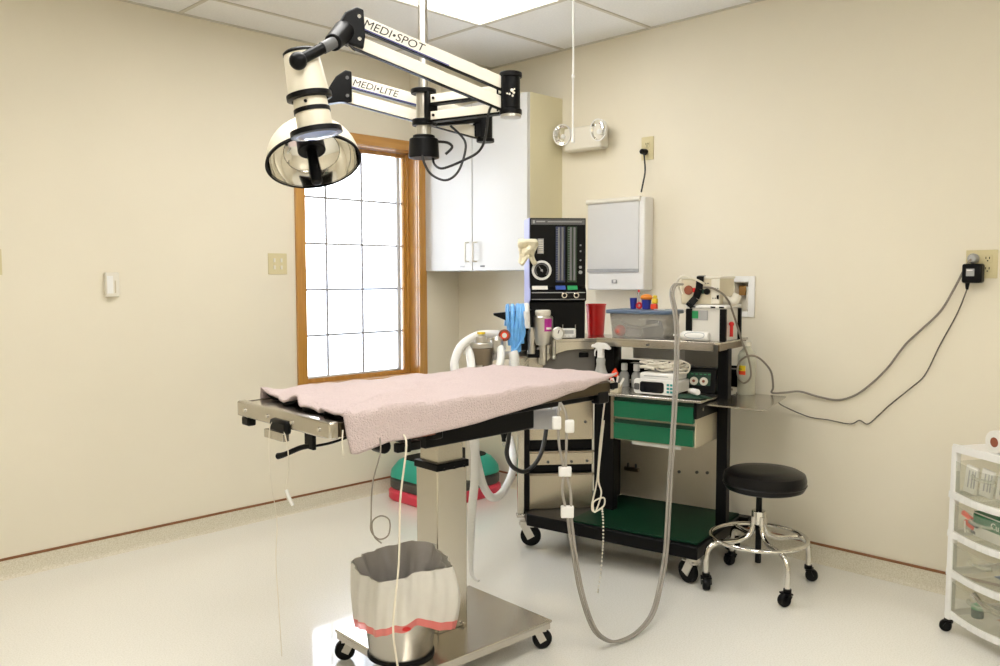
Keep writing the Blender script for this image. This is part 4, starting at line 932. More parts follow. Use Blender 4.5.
# absorber head on the left: valve domes, white hoses, pressure dial
AB = lc((-1.00, -1.33, 0.0))
m_ = MB(); m_.bar(lc((-0.80, -1.36, 0.975)), lc((-1.02, -1.30, 0.975)), 0.05, 0.035); m_.build('absorber_arm', M['alu'], ct, bevel=0.004)
m_ = MB(); m_.cyl(lc((-1.035, -1.295, 0.93)), lc((-1.035, -1.295, 1.02)), 0.055, n=28); m_.build('absorber_canister', M['steel_dk'], ct, bevel=0.004)
m_ = MB(); m_.cyl(lc((-1.035, -1.295, 1.02)), lc((-1.035, -1.295, 1.045)), 0.06, n=28); m_.build('absorber_head', M['alu'], ct, bevel=0.004)
m_ = MB()
for dx, dy in ((0.03, -0.03), (-0.03, 0.03)): m_.cyl(lc((-1.035+dx*1.3, -1.295+dy*1.3, 0.955)), lc((-1.035+dx*1.3, -1.295+dy*1.3, 1.03)), 0.006, n=10)
m_.build('tie_rod', M['chrome'], ct)
for (x, y, z, r) in ((-1.085, -1.250, 1.035, 0.027), (-0.975, -1.345, 1.045, 0.032)):
    m_ = MB(); m_.lathe([(0.0, 0.034), (r*0.6, 0.030), (r, 0.012), (r, -0.03), (r*0.75, -0.05), (0, -0.05)], lc((x, y, z)), n=26); m_.build('valve_dome', M['alu'], ct)
m_ = MB(); m_.cyl(lc((-1.035, -1.295, 1.045)), lc((-1.035, -1.295, 1.075)), 0.030, n=24); m_.cyl(lc((-1.035, -1.295, 1.075)), lc((-1.035, -1.295, 1.088)), 0.016, n=18); m_.build('relief_valve', M['alu'], ct, bevel=0.003)
MB().cyl(lc((-1.035, -1.295, 1.086)), lc((-1.035, -1.295, 1.096)), 0.020, n=18).build('valve_cap', M['yellow'], ct)
rq = lc((-0.955, -1.375, 1.080)); ra = (lc((-0.965-0.75, -1.365-0.66, 0))-lc((-0.965, -1.365, 0))).normalized()
rg = MB().lathe([(0, -0.015), (0.028, -0.015), (0.029, 0.0), (0.029, 0.010), (0.023, 0.012), (0.022, 0.006), (0, 0.006)], rq, ra, n=28).build('manometer', M['copper'], ct)
MB().lathe([(0, 0.0075), (0.020, 0.0075)], rq, ra, n=24).build('manometer_face', M['orange_red'], rg)
MB().lathe([(0, 0.009), (0.012, 0.009), (0.012, 0.014), (0, 0.014)], rq, ra, n=18).build('manometer_hub', M['paper'], rg)
m_ = MB(); m_.cyl(rq-V3((0, 0, 0.03)), rq-V3((0, 0, 0.07)), 0.007, n=10); m_.build('manometer_stem', M['alu'], ct)
def whose(name, pts, r, m=M['hose_white'], ribs=0, **kw):
    m_ = MB().tube([lc(p) for p in pts], r, n=14, **kw); return m_.build(name, m, ct)
whose('breathing_hose', [(-1.194, -1.279, 0.80), (-1.194, -1.279, 0.913), (-1.177, -1.262, 0.967), (-1.130, -1.260, 1.036), (-1.039, -1.270, 1.078), (-0.95, -1.30, 1.082), (-0.87, -1.33, 1.07), (-0.80, -1.34, 1.05)], 0.020)
whose('breathing_hose', [(-1.085, -1.262, 1.02), (-1.10, -1.285, 0.985), (-1.125, -1.32, 0.93), (-1.18, -1.37, 0.82), (-1.256, -1.48, 0.643), (-1.275, -1.50, 0.463), (-1.30, -1.507, 0.315), (-1.315, -1.515, 0.16), (-1.335, -1.54, 0.045), (-1.35, -1.60, 0.024)], 0.020, rf=lambda t: 1.0 if t < 0.66 else max(0.28, 1-2.2*(t-0.66)))
whose('breathing_hose', [(-0.975, -1.365, 1.02), (-1.00, -1.395, 0.99), (-1.04, -1.42, 0.93), (-1.14, -1.45, 0.82), (-1.262, -1.475, 0.68), (-1.243, -1.500, 0.465), (-1.205, -1.508, 0.375), (-1.15, -1.50, 0.340), (-1.06, -1.472, 0.352), (-0.94, -1.41, 0.405), (-0.86, -1.34, 0.44), (-0.79, -1.27, 0.47), (-0.74, -1.20, 0.52)], 0.019)
whose('hose_elbow', [(-0.955, -1.43, 1.0), (-0.955, -1.44, 0.97), (-0.955, -1.44, 0.86)], 0.024)
MB().cyl(lc((-1.215, -1.40, 0.42)), lc((-1.215, -1.40, 0.90)), 0.019, n=18).build('stand_pole', M['alu'], ct)
m_ = MB(); m_.bar(lc((-1.215, -1.40, 0.89)), lc((-1.03, -1.30, 0.945)), 0.03, 0.02); m_.build('pole_arm', M['alu'], ct)
# black rebreathing bag and its hose
bg = V3(lc((-1.322, -1.73, 0.0)))
def bagfn(a_, b_):
    a = 2*PI*a_; h = b_
    r = 0.060*(math.sin(min(1, (1-h)*1.35)*PI/2)**0.8)*(0.85+0.15*math.cos(h*3))
    if h > 0.93: r = 0.010
    return (bg.x+r*math.cos(a), bg.y+0.7*r*math.sin(a), 0.885-0.225*h)
MB().grid(bagfn, 28, 18).build('breathing_bag', M['rubber'], ct)
MB().tube([bg+V3((0, 0, 0.665)), bg+V3((0, 0, 0.655)), bg+V3((0.006, 0, 0.648)), bg+V3((0, 0, 0.640)), bg+V3((-0.006, 0, 0.648)), bg+V3((0, 0, 0.655))], 0.0025).build('bag_ring', M['alu'], ct)
m_ = MB().tube([lc(p) for p in [(-1.28, -1.72, 0.90), (-1.22, -1.67, 0.76), (-1.212, -1.652, 0.648), (-1.202, -1.631, 0.568), (-1.14, -1.615, 0.497), (-1.048, -1.611, 0.467), (-0.966, -1.617, 0.525), (-0.903, -1.599, 0.637), (-0.885, -1.58, 0.75), (-0.86, -1.55, 0.88)]], 0.010, n=10); m_.build('bag_hose', M['cable_black'], ct)
# black bracket carrying the blue tubing
m_ = MB(); m_.prism([(-0.01, 1.13), (-0.01, 1.20), (-0.165, 1.185), (-0.165, 1.175), (-0.06, 1.13), (-0.03, 1.06)], lambda s, z: mp(s, -0.075, z), lambda s, z: mp(s, -0.035, z)); m_.build('hose_bracket', M['black'], ct, bevel=0.002)
m_ = MB(); mbox(m_, -0.03, 0.03, -0.07, 0.04, 1.0, 1.20); m_.build('bracket_block', M['black'], ct, bevel=0.004)

# ------------------------------------------------------------------ things on and around the cart
def put(name, label, cat, p, rz=0.0, group=None):
    """a thing standing at a cart-local point, turned with the cart"""
    return thing(name, label, cat, cw_(p), CA+rz, group)
# blue tubing looped over the bracket
t = thing('tubing_bundle', 'bundle of pale blue tubes looped over the bracket by the flowmeter', 'tubing', cw_(mp(-0.075, -0.055, 1.19)))
tl = V3(t.location)
def wmp(s, k, z): return cw_(mp(s, k, z))-tl
for s0_, s1_, r, zb, k0, k1, mm in ((-0.050, -0.058, 0.013, 0.985, -0.100, -0.015, 'sky_blue'), (-0.076, -0.072, 0.011, 0.990, -0.096, -0.018, 'sky_blue'), (-0.100, -0.088, 0.010, 1.03, -0.094, -0.02, 'sky_blue'), (-0.026, -0.046, 0.012, 1.0, -0.102, -0.018, 'sky_blue'), (-0.008, -0.004, 0.015, 1.115, -0.104, -0.02, 'hose_white'), (-0.038, -0.030, 0.010, 1.04, -0.112, -0.02, 'sky_blue')):
    MB().tube([wmp(s1_, k0, zb), wmp(s1_*0.8+s0_*0.2-0.004, k0-0.006, zb+0.08), wmp(s0_, k0, 1.165), wmp(s0_+0.004, (k0+k1)/2, 1.222), wmp(s0_+0.004, k1, 1.165), wmp(s0_, k1, zb+0.09)], r, n=10).build('tube', M[mm], t)
MB().tube([wmp(-0.03, -0.10, 1.16), wmp(-0.02, -0.115, 1.09), wmp(-0.055, -0.125, 1.02), wmp(-0.085, -0.12, 1.005)], 0.006, n=8).build('thin_tube', M['sky_blue'], t)
# tissue stuck to the corner of the box
t = thing('tissue', 'crumpled cream tissue hanging on the flowmeter box corner', 'tissue', cw_(mp(0.02, 0.01, 1.545)))
tl = V3(t.location)
def tis(a_, b_):
    s = -0.035+0.085*a_; z = 1.545-0.125*b_*(0.85+0.15*math.sin(a_*9))
    k = 0.002-0.024*math.sin(PI*a_)-0.014*math.sin(9*a_+5*b_)*math.sin(PI*b_)-0.01*math.sin(14*b_)
    return cw_(mp(s+0.012*math.sin(7*b_)*(a_-0.3), min(k, 0.0)-0.004, z))-tl
MB().grid(tis, 14, 18).build('sheet', M['cream_cloth'], t, solid=0.012, offset=0)
# red sharps cup
t = put('sharps_container', 'tapered red plastic container behind the flowmeter box', 'container', (0.135, 0.545, 1.054))
m_ = MB(); m_.lathe([(0, 0), (0.052, 0), (0.055, 0.01), (0.066, 0.155), (0.070, 0.157), (0.070, 0.164), (0.063, 0.164), (0.052, 0.012), (0, 0.010)], ell=0.72, n=32); m_.build('cup', M['red'], t)
# digital timer
t = thing('digital_timer', 'small white digital timer on the bench beneath the flowmeter', 'timer', cw_(mp(0.215, -0.022+0.010, 1.054)), CA+MA)
MB().box((0, 0, 0.0275), (0.072, 0.018, 0.048)).build('case', M['white'], t, bevel=0.006)
MB().box((0, -0.0098, 0.034), (0.046, 0.002, 0.018)).build('display', M['grey'], t)
for dx in (-0.02, 0.0, 0.02): MB().box((dx, -0.010, 0.013), (0.010, 0.003, 0.006)).build('button', M['screen_grey'], t)
for dx in (-0.03, 0.034): MB().tube([(dx, 0, 0.05), (dx, 0, 0.07)], 0.002).build('stud', M['alu'], t)
# plastic tub with slate-blue lid
t = put('storage_tub', 'cloudy plastic tub with slate blue lid on the upper shelf', 'tub', (0.508, 0.345, 1.066))
W0, D0, HT = 0.30, 0.19, 0.122
def walls(w0, d0, w1, d1, h, r=0.02, th=0.003):
    m_ = MB(); A0 = rrect(w0, d0, r, 4); A1 = rrect(w1, d1, r, 4); n = len(A0)
    R0 = [m_.bm.verts.new((x, y, 0)) for x, y in A0]; R1 = [m_.bm.verts.new((x, y, h)) for x, y in A1]
    for k in range(n): m_._f([R0[k], R0[(k+1) % n], R1[(k+1) % n], R1[k]])
    m_._f(R0[::-1]); return m_
walls(W0-0.02, D0-0.02, W0, D0, HT).build('body', M['tub'], t, solid=0.003)
ld = MB(); ld.prism(rrect(W0+0.035, D0+0.03, 0.03, 5), lambda x, y: (x, y, HT-0.004), lambda x, y: (x, y, HT+0.014)); ld.build('lid', M['lid_blue'], t, bevel=0.004)
tl = V3(t.location)
def inside(name, label, cat, p, fn, mt):
    q = thing(name, label, cat, cw_(p), CA); o_ = fn(MB()).build('body', mt, q); return q
# contents seen through the tub
o_ = MB().ball((0, 0, 0.028), 0.028); o_ = o_.build('ball', M['orange_red']); o_.location = cw_((0.405, 0.285, 1.071)); tag(o_, 'round orange red ball inside the left end of the tub', 'ball')
o_ = MB().tube([(-0.10, 0, 0.075), (-0.05, 0, 0.052), (0, 0, 0.046), (0.07, 0, 0.058), (0.10, 0.01, 0.062)], 0.006); o_ = o_.build('coiled_tube', M['hose_white']); o_.location = cw_((0.505, 0.285, 1.071)); o_.rotation_euler = (0, 0, CA); tag(o_, 'curved white tube lying inside the cloudy tub', 'tube')
m_ = MB(); m_.lathe([(0, 0), (0.045, 0), (0.055, 0.03), (0.04, 0.075), (0.0, 0.082)], n=18, ell=0.8); o_ = m_.build('dark_pouch', M['darkgrey']); o_.location = cw_((0.545, 0.365, 1.071)); tag(o_, 'dark pouch showing dimly in the middle of the tub', 'pouch')
m_ = MB(); m_.lathe([(0, 0), (0.04, 0), (0.045, 0.03), (0.03, 0.05), (0.0, 0.055)], n=18); o_ = m_.build('white_pouch', M['white']); o_.location = cw_((0.455, 0.33, 1.071)); tag(o_, 'small white packet beside the ball in the tub', 'packet')
# coloured pieces on the lid
lz = 1.066+HT+0.0145
def small(name, label, cat, u, n_, build, mt, z=lz, rz=0.0, bevel=0.002):
    o_ = build(MB()).build(name, mt, None, bevel=bevel); o_.location = cw_((u, n_, z)); o_.rotation_euler = (0, 0, CA+rz); return tag(o_, label, cat)
small('blue_cup', 'narrow royal blue cup at the left on the tub lid', 'cup', 0.435, 0.37, lambda m: m.lathe([(0, 0), (0.014, 0), (0.018, 0.05), (0.018, 0.055), (0.015, 0.055), (0.012, 0.004), (0, 0.004)], n=18), M['blue'])
small('blue_cup', 'wider royal blue cup under the orange ball on the tub lid', 'cup', 0.505, 0.37, lambda m: m.lathe([(0, 0), (0.020, 0), (0.024, 0.05), (0.024, 0.055), (0.020, 0.055), (0.018, 0.004), (0, 0.004)], n=18), M['blue'])
small('orange_ball', 'flattened orange ball sitting in the wider blue cup', 'ball', 0.505, 0.37, lambda m: m.ball((0, 0, 0.058), 0.030, sz=0.55), M['orange'], z=lz)
small('yellow_block', 'small yellow block at the right of the blue cups', 'block', 0.552, 0.365, lambda m: m.box((0, 0, 0.041), (0.026, 0.024, 0.026)).box((0.0, 0, 0.062), (0.02, 0.018, 0.014)), M['yellow'], z=lz, bevel=0.005)
small('red_block', 'red block under the yellow one on the tub lid', 'block', 0.552, 0.365, lambda m: m.box((-0.004, 0, 0.0135), (0.03, 0.026, 0.027)), M['orange_red'], bevel=0.004)
small('red_ring', 'small dark red ring standing between the blue cups', 'ring', 0.470, 0.362, lambda m: m.lathe([(0.012+0.006*math.cos(k*PI/5), 0.006*math.sin(k*PI/5)) for k in range(11)], (0, 0, 0.018), (0, 1, 0), n=20), M['red'], bevel=0)
sy_ = small('syringe', 'slim clear syringe with red tip standing beside the left blue cup', 'syringe', 0.452, 0.395, lambda m: m.cyl((0, 0, 0), (0, 0, 0.075), 0.006, n=12).cyl((0, 0, 0.075), (0, 0, 0.082), 0.008, n=12), M['clear'], bevel=0)
MB().lathe([(0, 0.0825), (0.006, 0.0825), (0.005, 0.095), (0, 0.096)], n=12).build('cap', M['red'], sy_)
small('paper_scrap', 'small white scrap at the right on the tub lid', 'scrap', 0.585, 0.345, lambda m: m.box((0, 0, 0.002), (0.05, 0.02, 0.003), rz=0.2), M['white'], bevel=0)
# pump cabinet with dark corner strips, and heat therapy pump strapped on top
t = put('pump_cabinet', 'grey white cabinet with black corner strips on the upper shelf', 'cabinet', (0.843, 0.385, 1.066))
MB().box((0, 0, 0.075), (0.165, 0.205, 0.15)).build('body', M['pump_white'], t, bevel=0.003)
MB().box((0.0, 0, 0.158), (0.19, 0.225, 0.018)).build('lid', M['white'], t, bevel=0.006)
for x, y in ((-0.082, -0.102), (0.080, -0.102), (0.082, 0.100), (-0.082, 0.1)): MB().box((x, y, 0.074), (0.030, 0.02, 0.148)).build('corner_strip', M['black'], t, bevel=0.004)
MB().box((-0.035, -0.104, 0.118), (0.085, 0.003, 0.045)).build('badge', M['grey'], t)
MB().box((-0.052, -0.106, 0.12), (0.03, 0.002, 0.035)).build('badge_mark', M['lab_green'], t, bevel=0.004)
for dx in (-0.06, 0.035, 0.075): MB().box((dx, -0.1135, 0.156), (0.022, 0.003, 0.007)).build('latch', M['black'], t)
rh = MB().cyl((0.0995, -0.045, 0.02), (0.0995, -0.045, 0.075), 0.008, n=12); rh.ball((0.0995, -0.045, 0.078), 0.012); rh.build('red_knob', M['red'], t)
# pump
t = put('heat_pump', 'beige fluid warming pump with black strap on the pump cabinet', 'pump', (0.818, 0.385, 1.2335))
MB().box((-0.008, 0, 0.060), (0.185, 0.20, 0.12)).build('case', M['beige'], t, bevel=0.004)
MB().box((-0.008, 0, 0.124), (0.195, 0.21, 0.012)).build('top_cover', M['offwhite'], t, bevel=0.004)
MB().box((0.066, -0.1015, 0.060), (0.040, 0.006, 0.114)).build('side_panel', M['offwhite'], t, bevel=0.003)
MB().lathe([(0, 0), (0.02, 0), (0.022, 0.004), (0.020, 0.010), (0.010, 0.012), (0, 0.010)], (-0.062, -0.1, 0.066), (0, -1, 0)).build('red_dial', M['copper'], t)
MB().lathe([(0, 0), (0.011, 0), (0.011, 0.006), (0, 0.007)], (-0.034, -0.1, 0.066), (0, -1, 0)).build('red_light', M['red'], t)
MB().lathe([(0, 0), (0.015, 0), (0.013, 0.012), (0, 0.013)], (0.026, -0.1, 0.060), (0, -1, 0)).build('black_knob', M['black'], t)
MB().lathe([(0, 0), (0.011, 0), (0.010, 0.008), (0, 0.009)], (0.008, -0.1, 0.060), (0, -1, 0)).build('green_lamp', M['green_dk'], t)
pr_ = MB()
for k in range(4): pr_.box((-0.012+0.014*k, -0.101, 0.098), (0.010, 0.003, 0.004))
for k in range(3): pr_.box((0.056+0.011*k, -0.105, 0.075), (0.006, 0.002, 0.004)); pr_.box((0.056+0.011*k, -0.105, 0.03), (0.006, 0.002, 0.004))
pr_.build('control_print', M['darkgrey'], t)
MB().box((0.079, -0.105, 0.035), (0.010, 0.003, 0.018)).build('rocker', M['black'], t)
st_ = MB(); sp = [(-0.004, -0.085, 0.132), (-0.004, -0.108, 0.128), (-0.008, -0.112, 0.07), (-0.022, -0.114, 0.03), (-0.045, -0.120, 0.004), (-0.055, -0.121, -0.01)]
for p0, p1 in zip(sp, sp[1:]): st_.bar(p0, p1, 0.034, 0.004, up=(0, -1, 0.3))
st_.build('strap', M['black'], t)
MB().tube([(0.080, -0.03, 0.02), (0.125, -0.03, 0.015), (0.142, -0.02, 0.045)], 0.022, n=12).build('spout', M['offwhite'], t)
tl = V3(t.location)
def tloc(p):
    x, y = p[0]-tl.x, p[1]-tl.y; return V3((x*cc+y*cs, -x*cs+y*cc, p[2]-tl.z))
# twin grey hose: a thing of its own running from pump to table
hp = [(-0.64, -2.165, 1.328), (-0.70, -2.17, 1.325), (-0.735, -2.178, 1.285), (-0.745, -2.202, 1.209), (-0.788, -2.241, 1.092), (-0.866, -2.285, 0.848), (-0.947, -2.318, 0.529), (-1.031, -2.358, 0.265), (-1.105, -2.380, 0.135), (-1.185, -2.400, 0.058), (-1.285, -2.405, 0.020), (-1.385, -2.397, 0.014), (-1.455, -2.385, 0.036), (-1.525, -2.378, 0.105), (-1.587, -2.372, 0.254), (-1.622, -2.364, 0.423), (-1.641, -2.360, 0.551)]
t = thing('hose_line', 'long twin grey hose looping from the pump across the floor', 'hose', hp[0])
for s1 in (-1, 1):
    MB().tube([V3(p)-V3(hp[0])+V3((0.0042, -0.0042, 0))*s1 for p in hp], 0.0056, n=10, res=8).build('hose', M['tube'], t)
for s1 in (-1, 1):
    w1 = 1 if s1 > 0 else -1
    MB().tube([V3(p)-V3(hp[0]) for p in [(-1.641+0.006*w1, -2.360-0.006*w1, 0.55), (-1.645+0.010*w1, -2.352-0.010*w1, 0.62), (-1.643+0.003*w1, -2.343-0.003*w1, 0.69), (-1.645+0.009*w1, -2.335-0.009*w1, 0.78), (-1.642+0.010*w1, -2.330-0.010*w1, 0.88), (-1.64, -2.318, 0.925)]], 0.0048, n=10).build('thin_hose', M['tube'], t)
for z, ww in ((0.545, 0.042), (0.685, 0.032)):
    k_ = V3((-1.642, -2.354 if z < 0.6 else -2.343, z))-V3(hp[0])
    MB().box(k_, (0.045, 0.02, 0.042 if z < 0.6 else 0.034), rz=-PI/4).build('hose_clamp', M['white'], t, bevel=0.004)
for s1, dz in ((-1, 0.0), (1, -0.012)):
    k_ = V3((-1.642+0.016*s1, -2.334-0.016*s1, 0.855+dz))-V3(hp[0])
    MB().box(k_, (0.032, 0.020, 0.046), rz=-PI/4).build('connector', M['white'], t, bevel=0.006)
# second white line above the first hose is the pump lead arching over its face
o_ = MB().tube(rel([(-0.640, -2.170, 1.285), (-0.665, -2.160, 1.335), (-0.66, -2.175, 1.362), (-0.63, -2.195, 1.362), (-0.585, -2.215, 1.345), (-0.55, -2.225, 1.33)], (-0.64, -2.17, 1.285)), 0.005).build('pump_lead', M['cable_white']); o_.location = (-0.64, -2.17, 1.285); tag(o_, 'thin pale lead arching across the face of the pump', 'cable')
# bottle lying on the shelf
t = put('squeeze_bottle', 'white squeeze bottle lying on its side on the upper shelf', 'bottle', (0.700, 0.245, 1.066+0.024))
MB().lathe([(0, 0), (0.004, 0), (0.006, 0.03), (0.008, 0.032), (0.018, 0.045), (0.022, 0.06), (0.022, 0.165), (0.018, 0.172), (0, 0.172)], (0, 0, 0), (1, 0, 0), n=24).build('body', M['white'], t)
MB().cyl((0.03, 0, 0), (0.042, 0, 0), 0.0125, n=18).build('cap', M['offwhite'], t)
bl = MB()
for k in range(9):
    a = -PI/2+(k-4)*0.2; bl.box((0.105, 0.0222*math.cos(a+PI/2-PI/2), 0.0222*math.sin(a+PI/2)), (0.002, 0.002, 0.002))
bl.tube([(0.06, -0.022, 0.004), (0.075, -0.018, 0.0135), (0.12, -0.015, 0.0165), (0.15, -0.018, 0.0135), (0.155, -0.0222, 0.002), (0.14, -0.021, -0.008), (0.08, -0.021, -0.008), (0.06, -0.022, 0.004)], 0.0009, n=6)
bl.build('label_outline', M['lid_blue'], t)
# spray bottle
t = put('spray_bottle', 'white trigger spray bottle behind the table end', 'bottle', (0.365, 0.160, 0.819))
t.scale = (1.08, 1.08, 0.97)
MB().lathe([(0, 0), (0.034, 0), (0.037, 0.006), (0.036, 0.07), (0.024, 0.10), (0.019, 0.125), (0.021, 0.15), (0.013, 0.165), (0, 0.166)], n=28).build('body', M['clear'], t)
MB().cyl((0, 0, 0.160), (0, 0, 0.184), 0.016, n=18).build('collar', M['white'], t)
hd_ = MB(); hd_.prism([(-0.034, 0.208), (-0.034, 0.222), (-0.02, 0.234), (0.025, 0.232), (0.048, 0.208), (0.044, 0.200), (0.014, 0.205), (0.012, 0.182), (-0.012, 0.182), (-0.016, 0.206)], lambda x, z: (x, -0.011, z), lambda x, z: (x, 0.011, z)); hd_.build('spray_head', M['white'], t, bevel=0.003)
MB().tube([(-0.020, 0, 0.206), (-0.030, 0, 0.188), (-0.030, 0, 0.165)], 0.005, rf=lambda q: 1-0.4*q).build('trigger', M['white'], t)
MB().cyl((-0.034, 0, 0.215), (-0.044, 0, 0.215), 0.008, n=14).build('nozzle', M['white'], t)
# shelf for the two bottles behind is the rear of the work top
for u, lab in ((0.405, 'clear bottle with white cap just right of the spray bottle'), (0.472, 'clear bottle with white cap close to the left of the monitor')):
    t = put('solution_bottle', lab, 'bottle', (u, 0.335, 0.819), 0, 'solution bottles on the work top')
    MB().lathe([(0, 0), (0.024, 0), (0.026, 0.005), (0.026, 0.055), (0.020, 0.07), (0.011, 0.076), (0.011, 0.084), (0, 0.084)], n=24).build('body', M['clear'], t)
    MB().lathe([(0, 0.080), (0.016, 0.080), (0.016, 0.112), (0.014, 0.114), (0, 0.114)], n=22).build('cap', M['white'], t)
# little bin of clips with red tags
t = put('clip_bin', 'small beige bin of clips at the table end of the work top', 'bin', (0.463, 0.115, 0.819))
walls(0.05, 0.045, 0.06, 0.05, 0.04, 0.006).build('body', M['beige'], t, solid=0.002)
for k, (dx, dy, tx, mm) in enumerate(((-0.012, 0.0, -0.012, 'orange_red'), (0.002, 0.006, 0.012, 'paper'), (0.014, -0.004, 0.034, 'paper'))):
    MB().bar((dx, dy, 0.01), (dx+tx, dy, 0.085-0.008*k), 0.010, 0.004, up=(0, 1, 0)).build('clip', M[mm], t)
rt_ = MB(); rt_.prism([(-0.028, 0.072), (0.012, 0.072), (0.010, 0.092), (-0.002, 0.112), (-0.016, 0.096)], lambda x, z: (x, 0.004, z), lambda x, z: (x, 0.014, z)); rt_.build('red_tag', M['orange_red'], t)
rp_ = MB(); rp_.prism([(-0.018, 0.032), (0.016, 0.036), (0.004, 0.070), (-0.010, 0.066)], lambda x, z: (x, -0.026, z), lambda x, z: (x, -0.022, z)); rp_.build('printed_tag', M['paper'], t)
for k in range(4): MB().box((-0.004+0.002*(k % 2), -0.027, 0.038+0.007*k), (0.018-0.003*k, 0.001, 0.003)).build('tag_stripe', M['orange_red'], t)
# white monitor
t = put('monitor', 'white vital signs monitor with black screen on the work top', 'monitor', (0.665, 0.205, 0.819), 0.0)
MB().box((0, 0.0, 0.037), (0.195, 0.18, 0.058)).build('case', M['white'], t, bevel=0.008)
fp = MB(); fp.prism(rrect(0.205, 0.07, 0.014, 5), lambda x, z: (x, -0.095, z+0.038), lambda x, z: (x, -0.085, z+0.038)); fp.build('front_bezel', M['white'], t, bevel=0.003)
fs = MB(); fs.prism(rrect(0.118, 0.050, 0.012, 5), lambda x, z: (x-0.012, -0.097, z+0.037), lambda x, z: (x-0.012, -0.094, z+0.037)); fs.build('screen', M['screen'], t)
MB().prism(rrect(0.026, 0.030, 0.006, 4), lambda x, z: (x-0.087, -0.0968, z+0.036), lambda x, z: (x-0.087, -0.094, z+0.036)).build('sensor_port', M['darkgrey'], t)
for r0 in range(3):
    for c0 in range(2): MB().box((0.067+0.016*c0, -0.0962, 0.020+0.016*r0), (0.012, 0.003, 0.010)).build('key', M['teal_key'], t, bevel=0.001)
for x in (-0.07, 0.07): MB().box((x, -0.03, 0.004), (0.02, 0.1, 0.008)).build('foot', M['darkgrey'], t)
# flat white unit on top of the monitor
t = put('control_unit', 'flat white unit lying on top of the monitor', 'unit', (0.665, 0.215, 0.819+0.0665))
MB().box((0, 0, 0.016), (0.175, 0.15, 0.032)).build('case', M['white'], t, bevel=0.008)
MB().box((-0.005, -0.0755, 0.018), (0.12, 0.002, 0.003)).build('seam', M['grey'], t)
# coil of white cable on top of it
t = put('cable_coil', 'loose coil of white cable heaped on the flat unit', 'cable', (0.665, 0.215, 0.919))
co_ = []
for k in range(70):
    a = k*0.62; rr = 0.048+0.020*math.sin(k*1.7)+0.008*math.sin(k*0.31); tl_ = 0.012*math.sin(k*0.23)
    co_.append((0.008+1.65*rr*math.cos(a)+0.016*math.sin(k*0.37), rr*math.sin(a)*0.85, 0.008+0.0005*k+0.006*math.sin(k*2.3)+max(0.0, tl_*math.cos(a)*1.2)))
MB().tube(co_, 0.0042, n=8, res=4).build('coil', M['cable_white'], t)
MB().tube([(-0.02, -0.06, 0.018), (-0.06, -0.065, 0.026), (-0.095, -0.05, 0.022)], 0.0085, n=10).build('connector', M['offwhite'], t)
MB().tube([(0.03, -0.055, 0.034), (0.06, -0.06, 0.045), (0.105, -0.045, 0.058), (0.138, -0.03, 0.040), (0.125, -0.02, 0.006), (0.09, -0.03, 0.004)], 0.0045, n=8).build('loop', M['cable_white'], t)
# dual gauge unit
t = put('gauge_unit', 'black box with two round white dials under the upper shelf', 'gauge', (0.800, 0.335, 0.819), 0.12)
gb = MB(); gb.prism([(-0.035, 0.0), (0.045, 0.0), (0.045, 0.115), (-0.012, 0.115)], lambda y, z: (-0.082, y, z), lambda y, z: (0.075, y, z)); gb.build('case', M['black'], t, bevel=0.004)
nrm = V3((0, -0.115, 0.023)).normalized(); upn = V3((0, 0.023, 0.115)).normalized()
def gface(x, h, off=0.0): return V3((x, -0.035, 0.0))+upn*h+nrm*off
pn = MB(); pn.prism([(-0.06, 0.035), (0.052, 0.035), (0.052, 0.098), (-0.06, 0.098)], lambda x, h: gface(x, h, -0.002), lambda x, h: gface(x, h, 0.002)); pn.build('green_panel', M['green_dk'], t)
for x in (-0.024, 0.022):
    dl = MB().lathe([(0, 0.002), (0.019, 0.002), (0.019, 0.007), (0.0, 0.008)], gface(x, 0.055), nrm, n=26).build('dial', M['offwhite'], t)
    MB().lathe([(0, 0.0095), (0.007, 0.0095), (0.006, 0.015), (0, 0.016)], gface(x, 0.055), nrm, n=16).build('dial_hub', M['copper'], dl)
pl_ = MB()
for k in range(5): pl_.bar(gface(-0.04+0.02*k, 0.088, 0.003), gface(-0.028+0.02*k, 0.088, 0.003), 0.003, 0.001, up=nrm)
pl_.build('panel_print', M['lab_green'], t)
# green cloth and little white bottle
def clothfn(a_, b_):
    r = b_*(0.055+0.012*math.sin(5*2*PI*a_)+0.008*math.sin(3*2*PI*a_+1)); a = 2*PI*a_
    return (1.35*r*math.cos(a), r*math.sin(a)*0.8, 0.003+0.013*(1-b_)+0.007*math.sin(7*a+9*b_)*b_*(1-b_)*2)
o_ = MB().grid(clothfn, 40, 8).build('cloth', M['green_dk'], None, solid=0.004, offset=1); o_.location = cw_((0.835, 0.125, 0.818)); o_.rotation_euler = (0, 0, CA); tag(o_, 'crumpled dark green cloth at the right edge of the work top', 'cloth')
t = put('vial', 'little white bottle lying on the green cloth', 'bottle', (0.850, 0.125, 0.8490), -0.6)
MB().lathe([(0, -0.03), (0.012, -0.03), (0.014, -0.026), (0.014, 0.012), (0.010, 0.018), (0.010, 0.030), (0, 0.031)], (0, 0, 0), (-1, 0, 0), n=20).build('body', M['white'], t)
MB().cyl((-0.0185, 0, 0), (-0.032, 0, 0), 0.0115, n=18).build('cap', M['offwhite'], t)
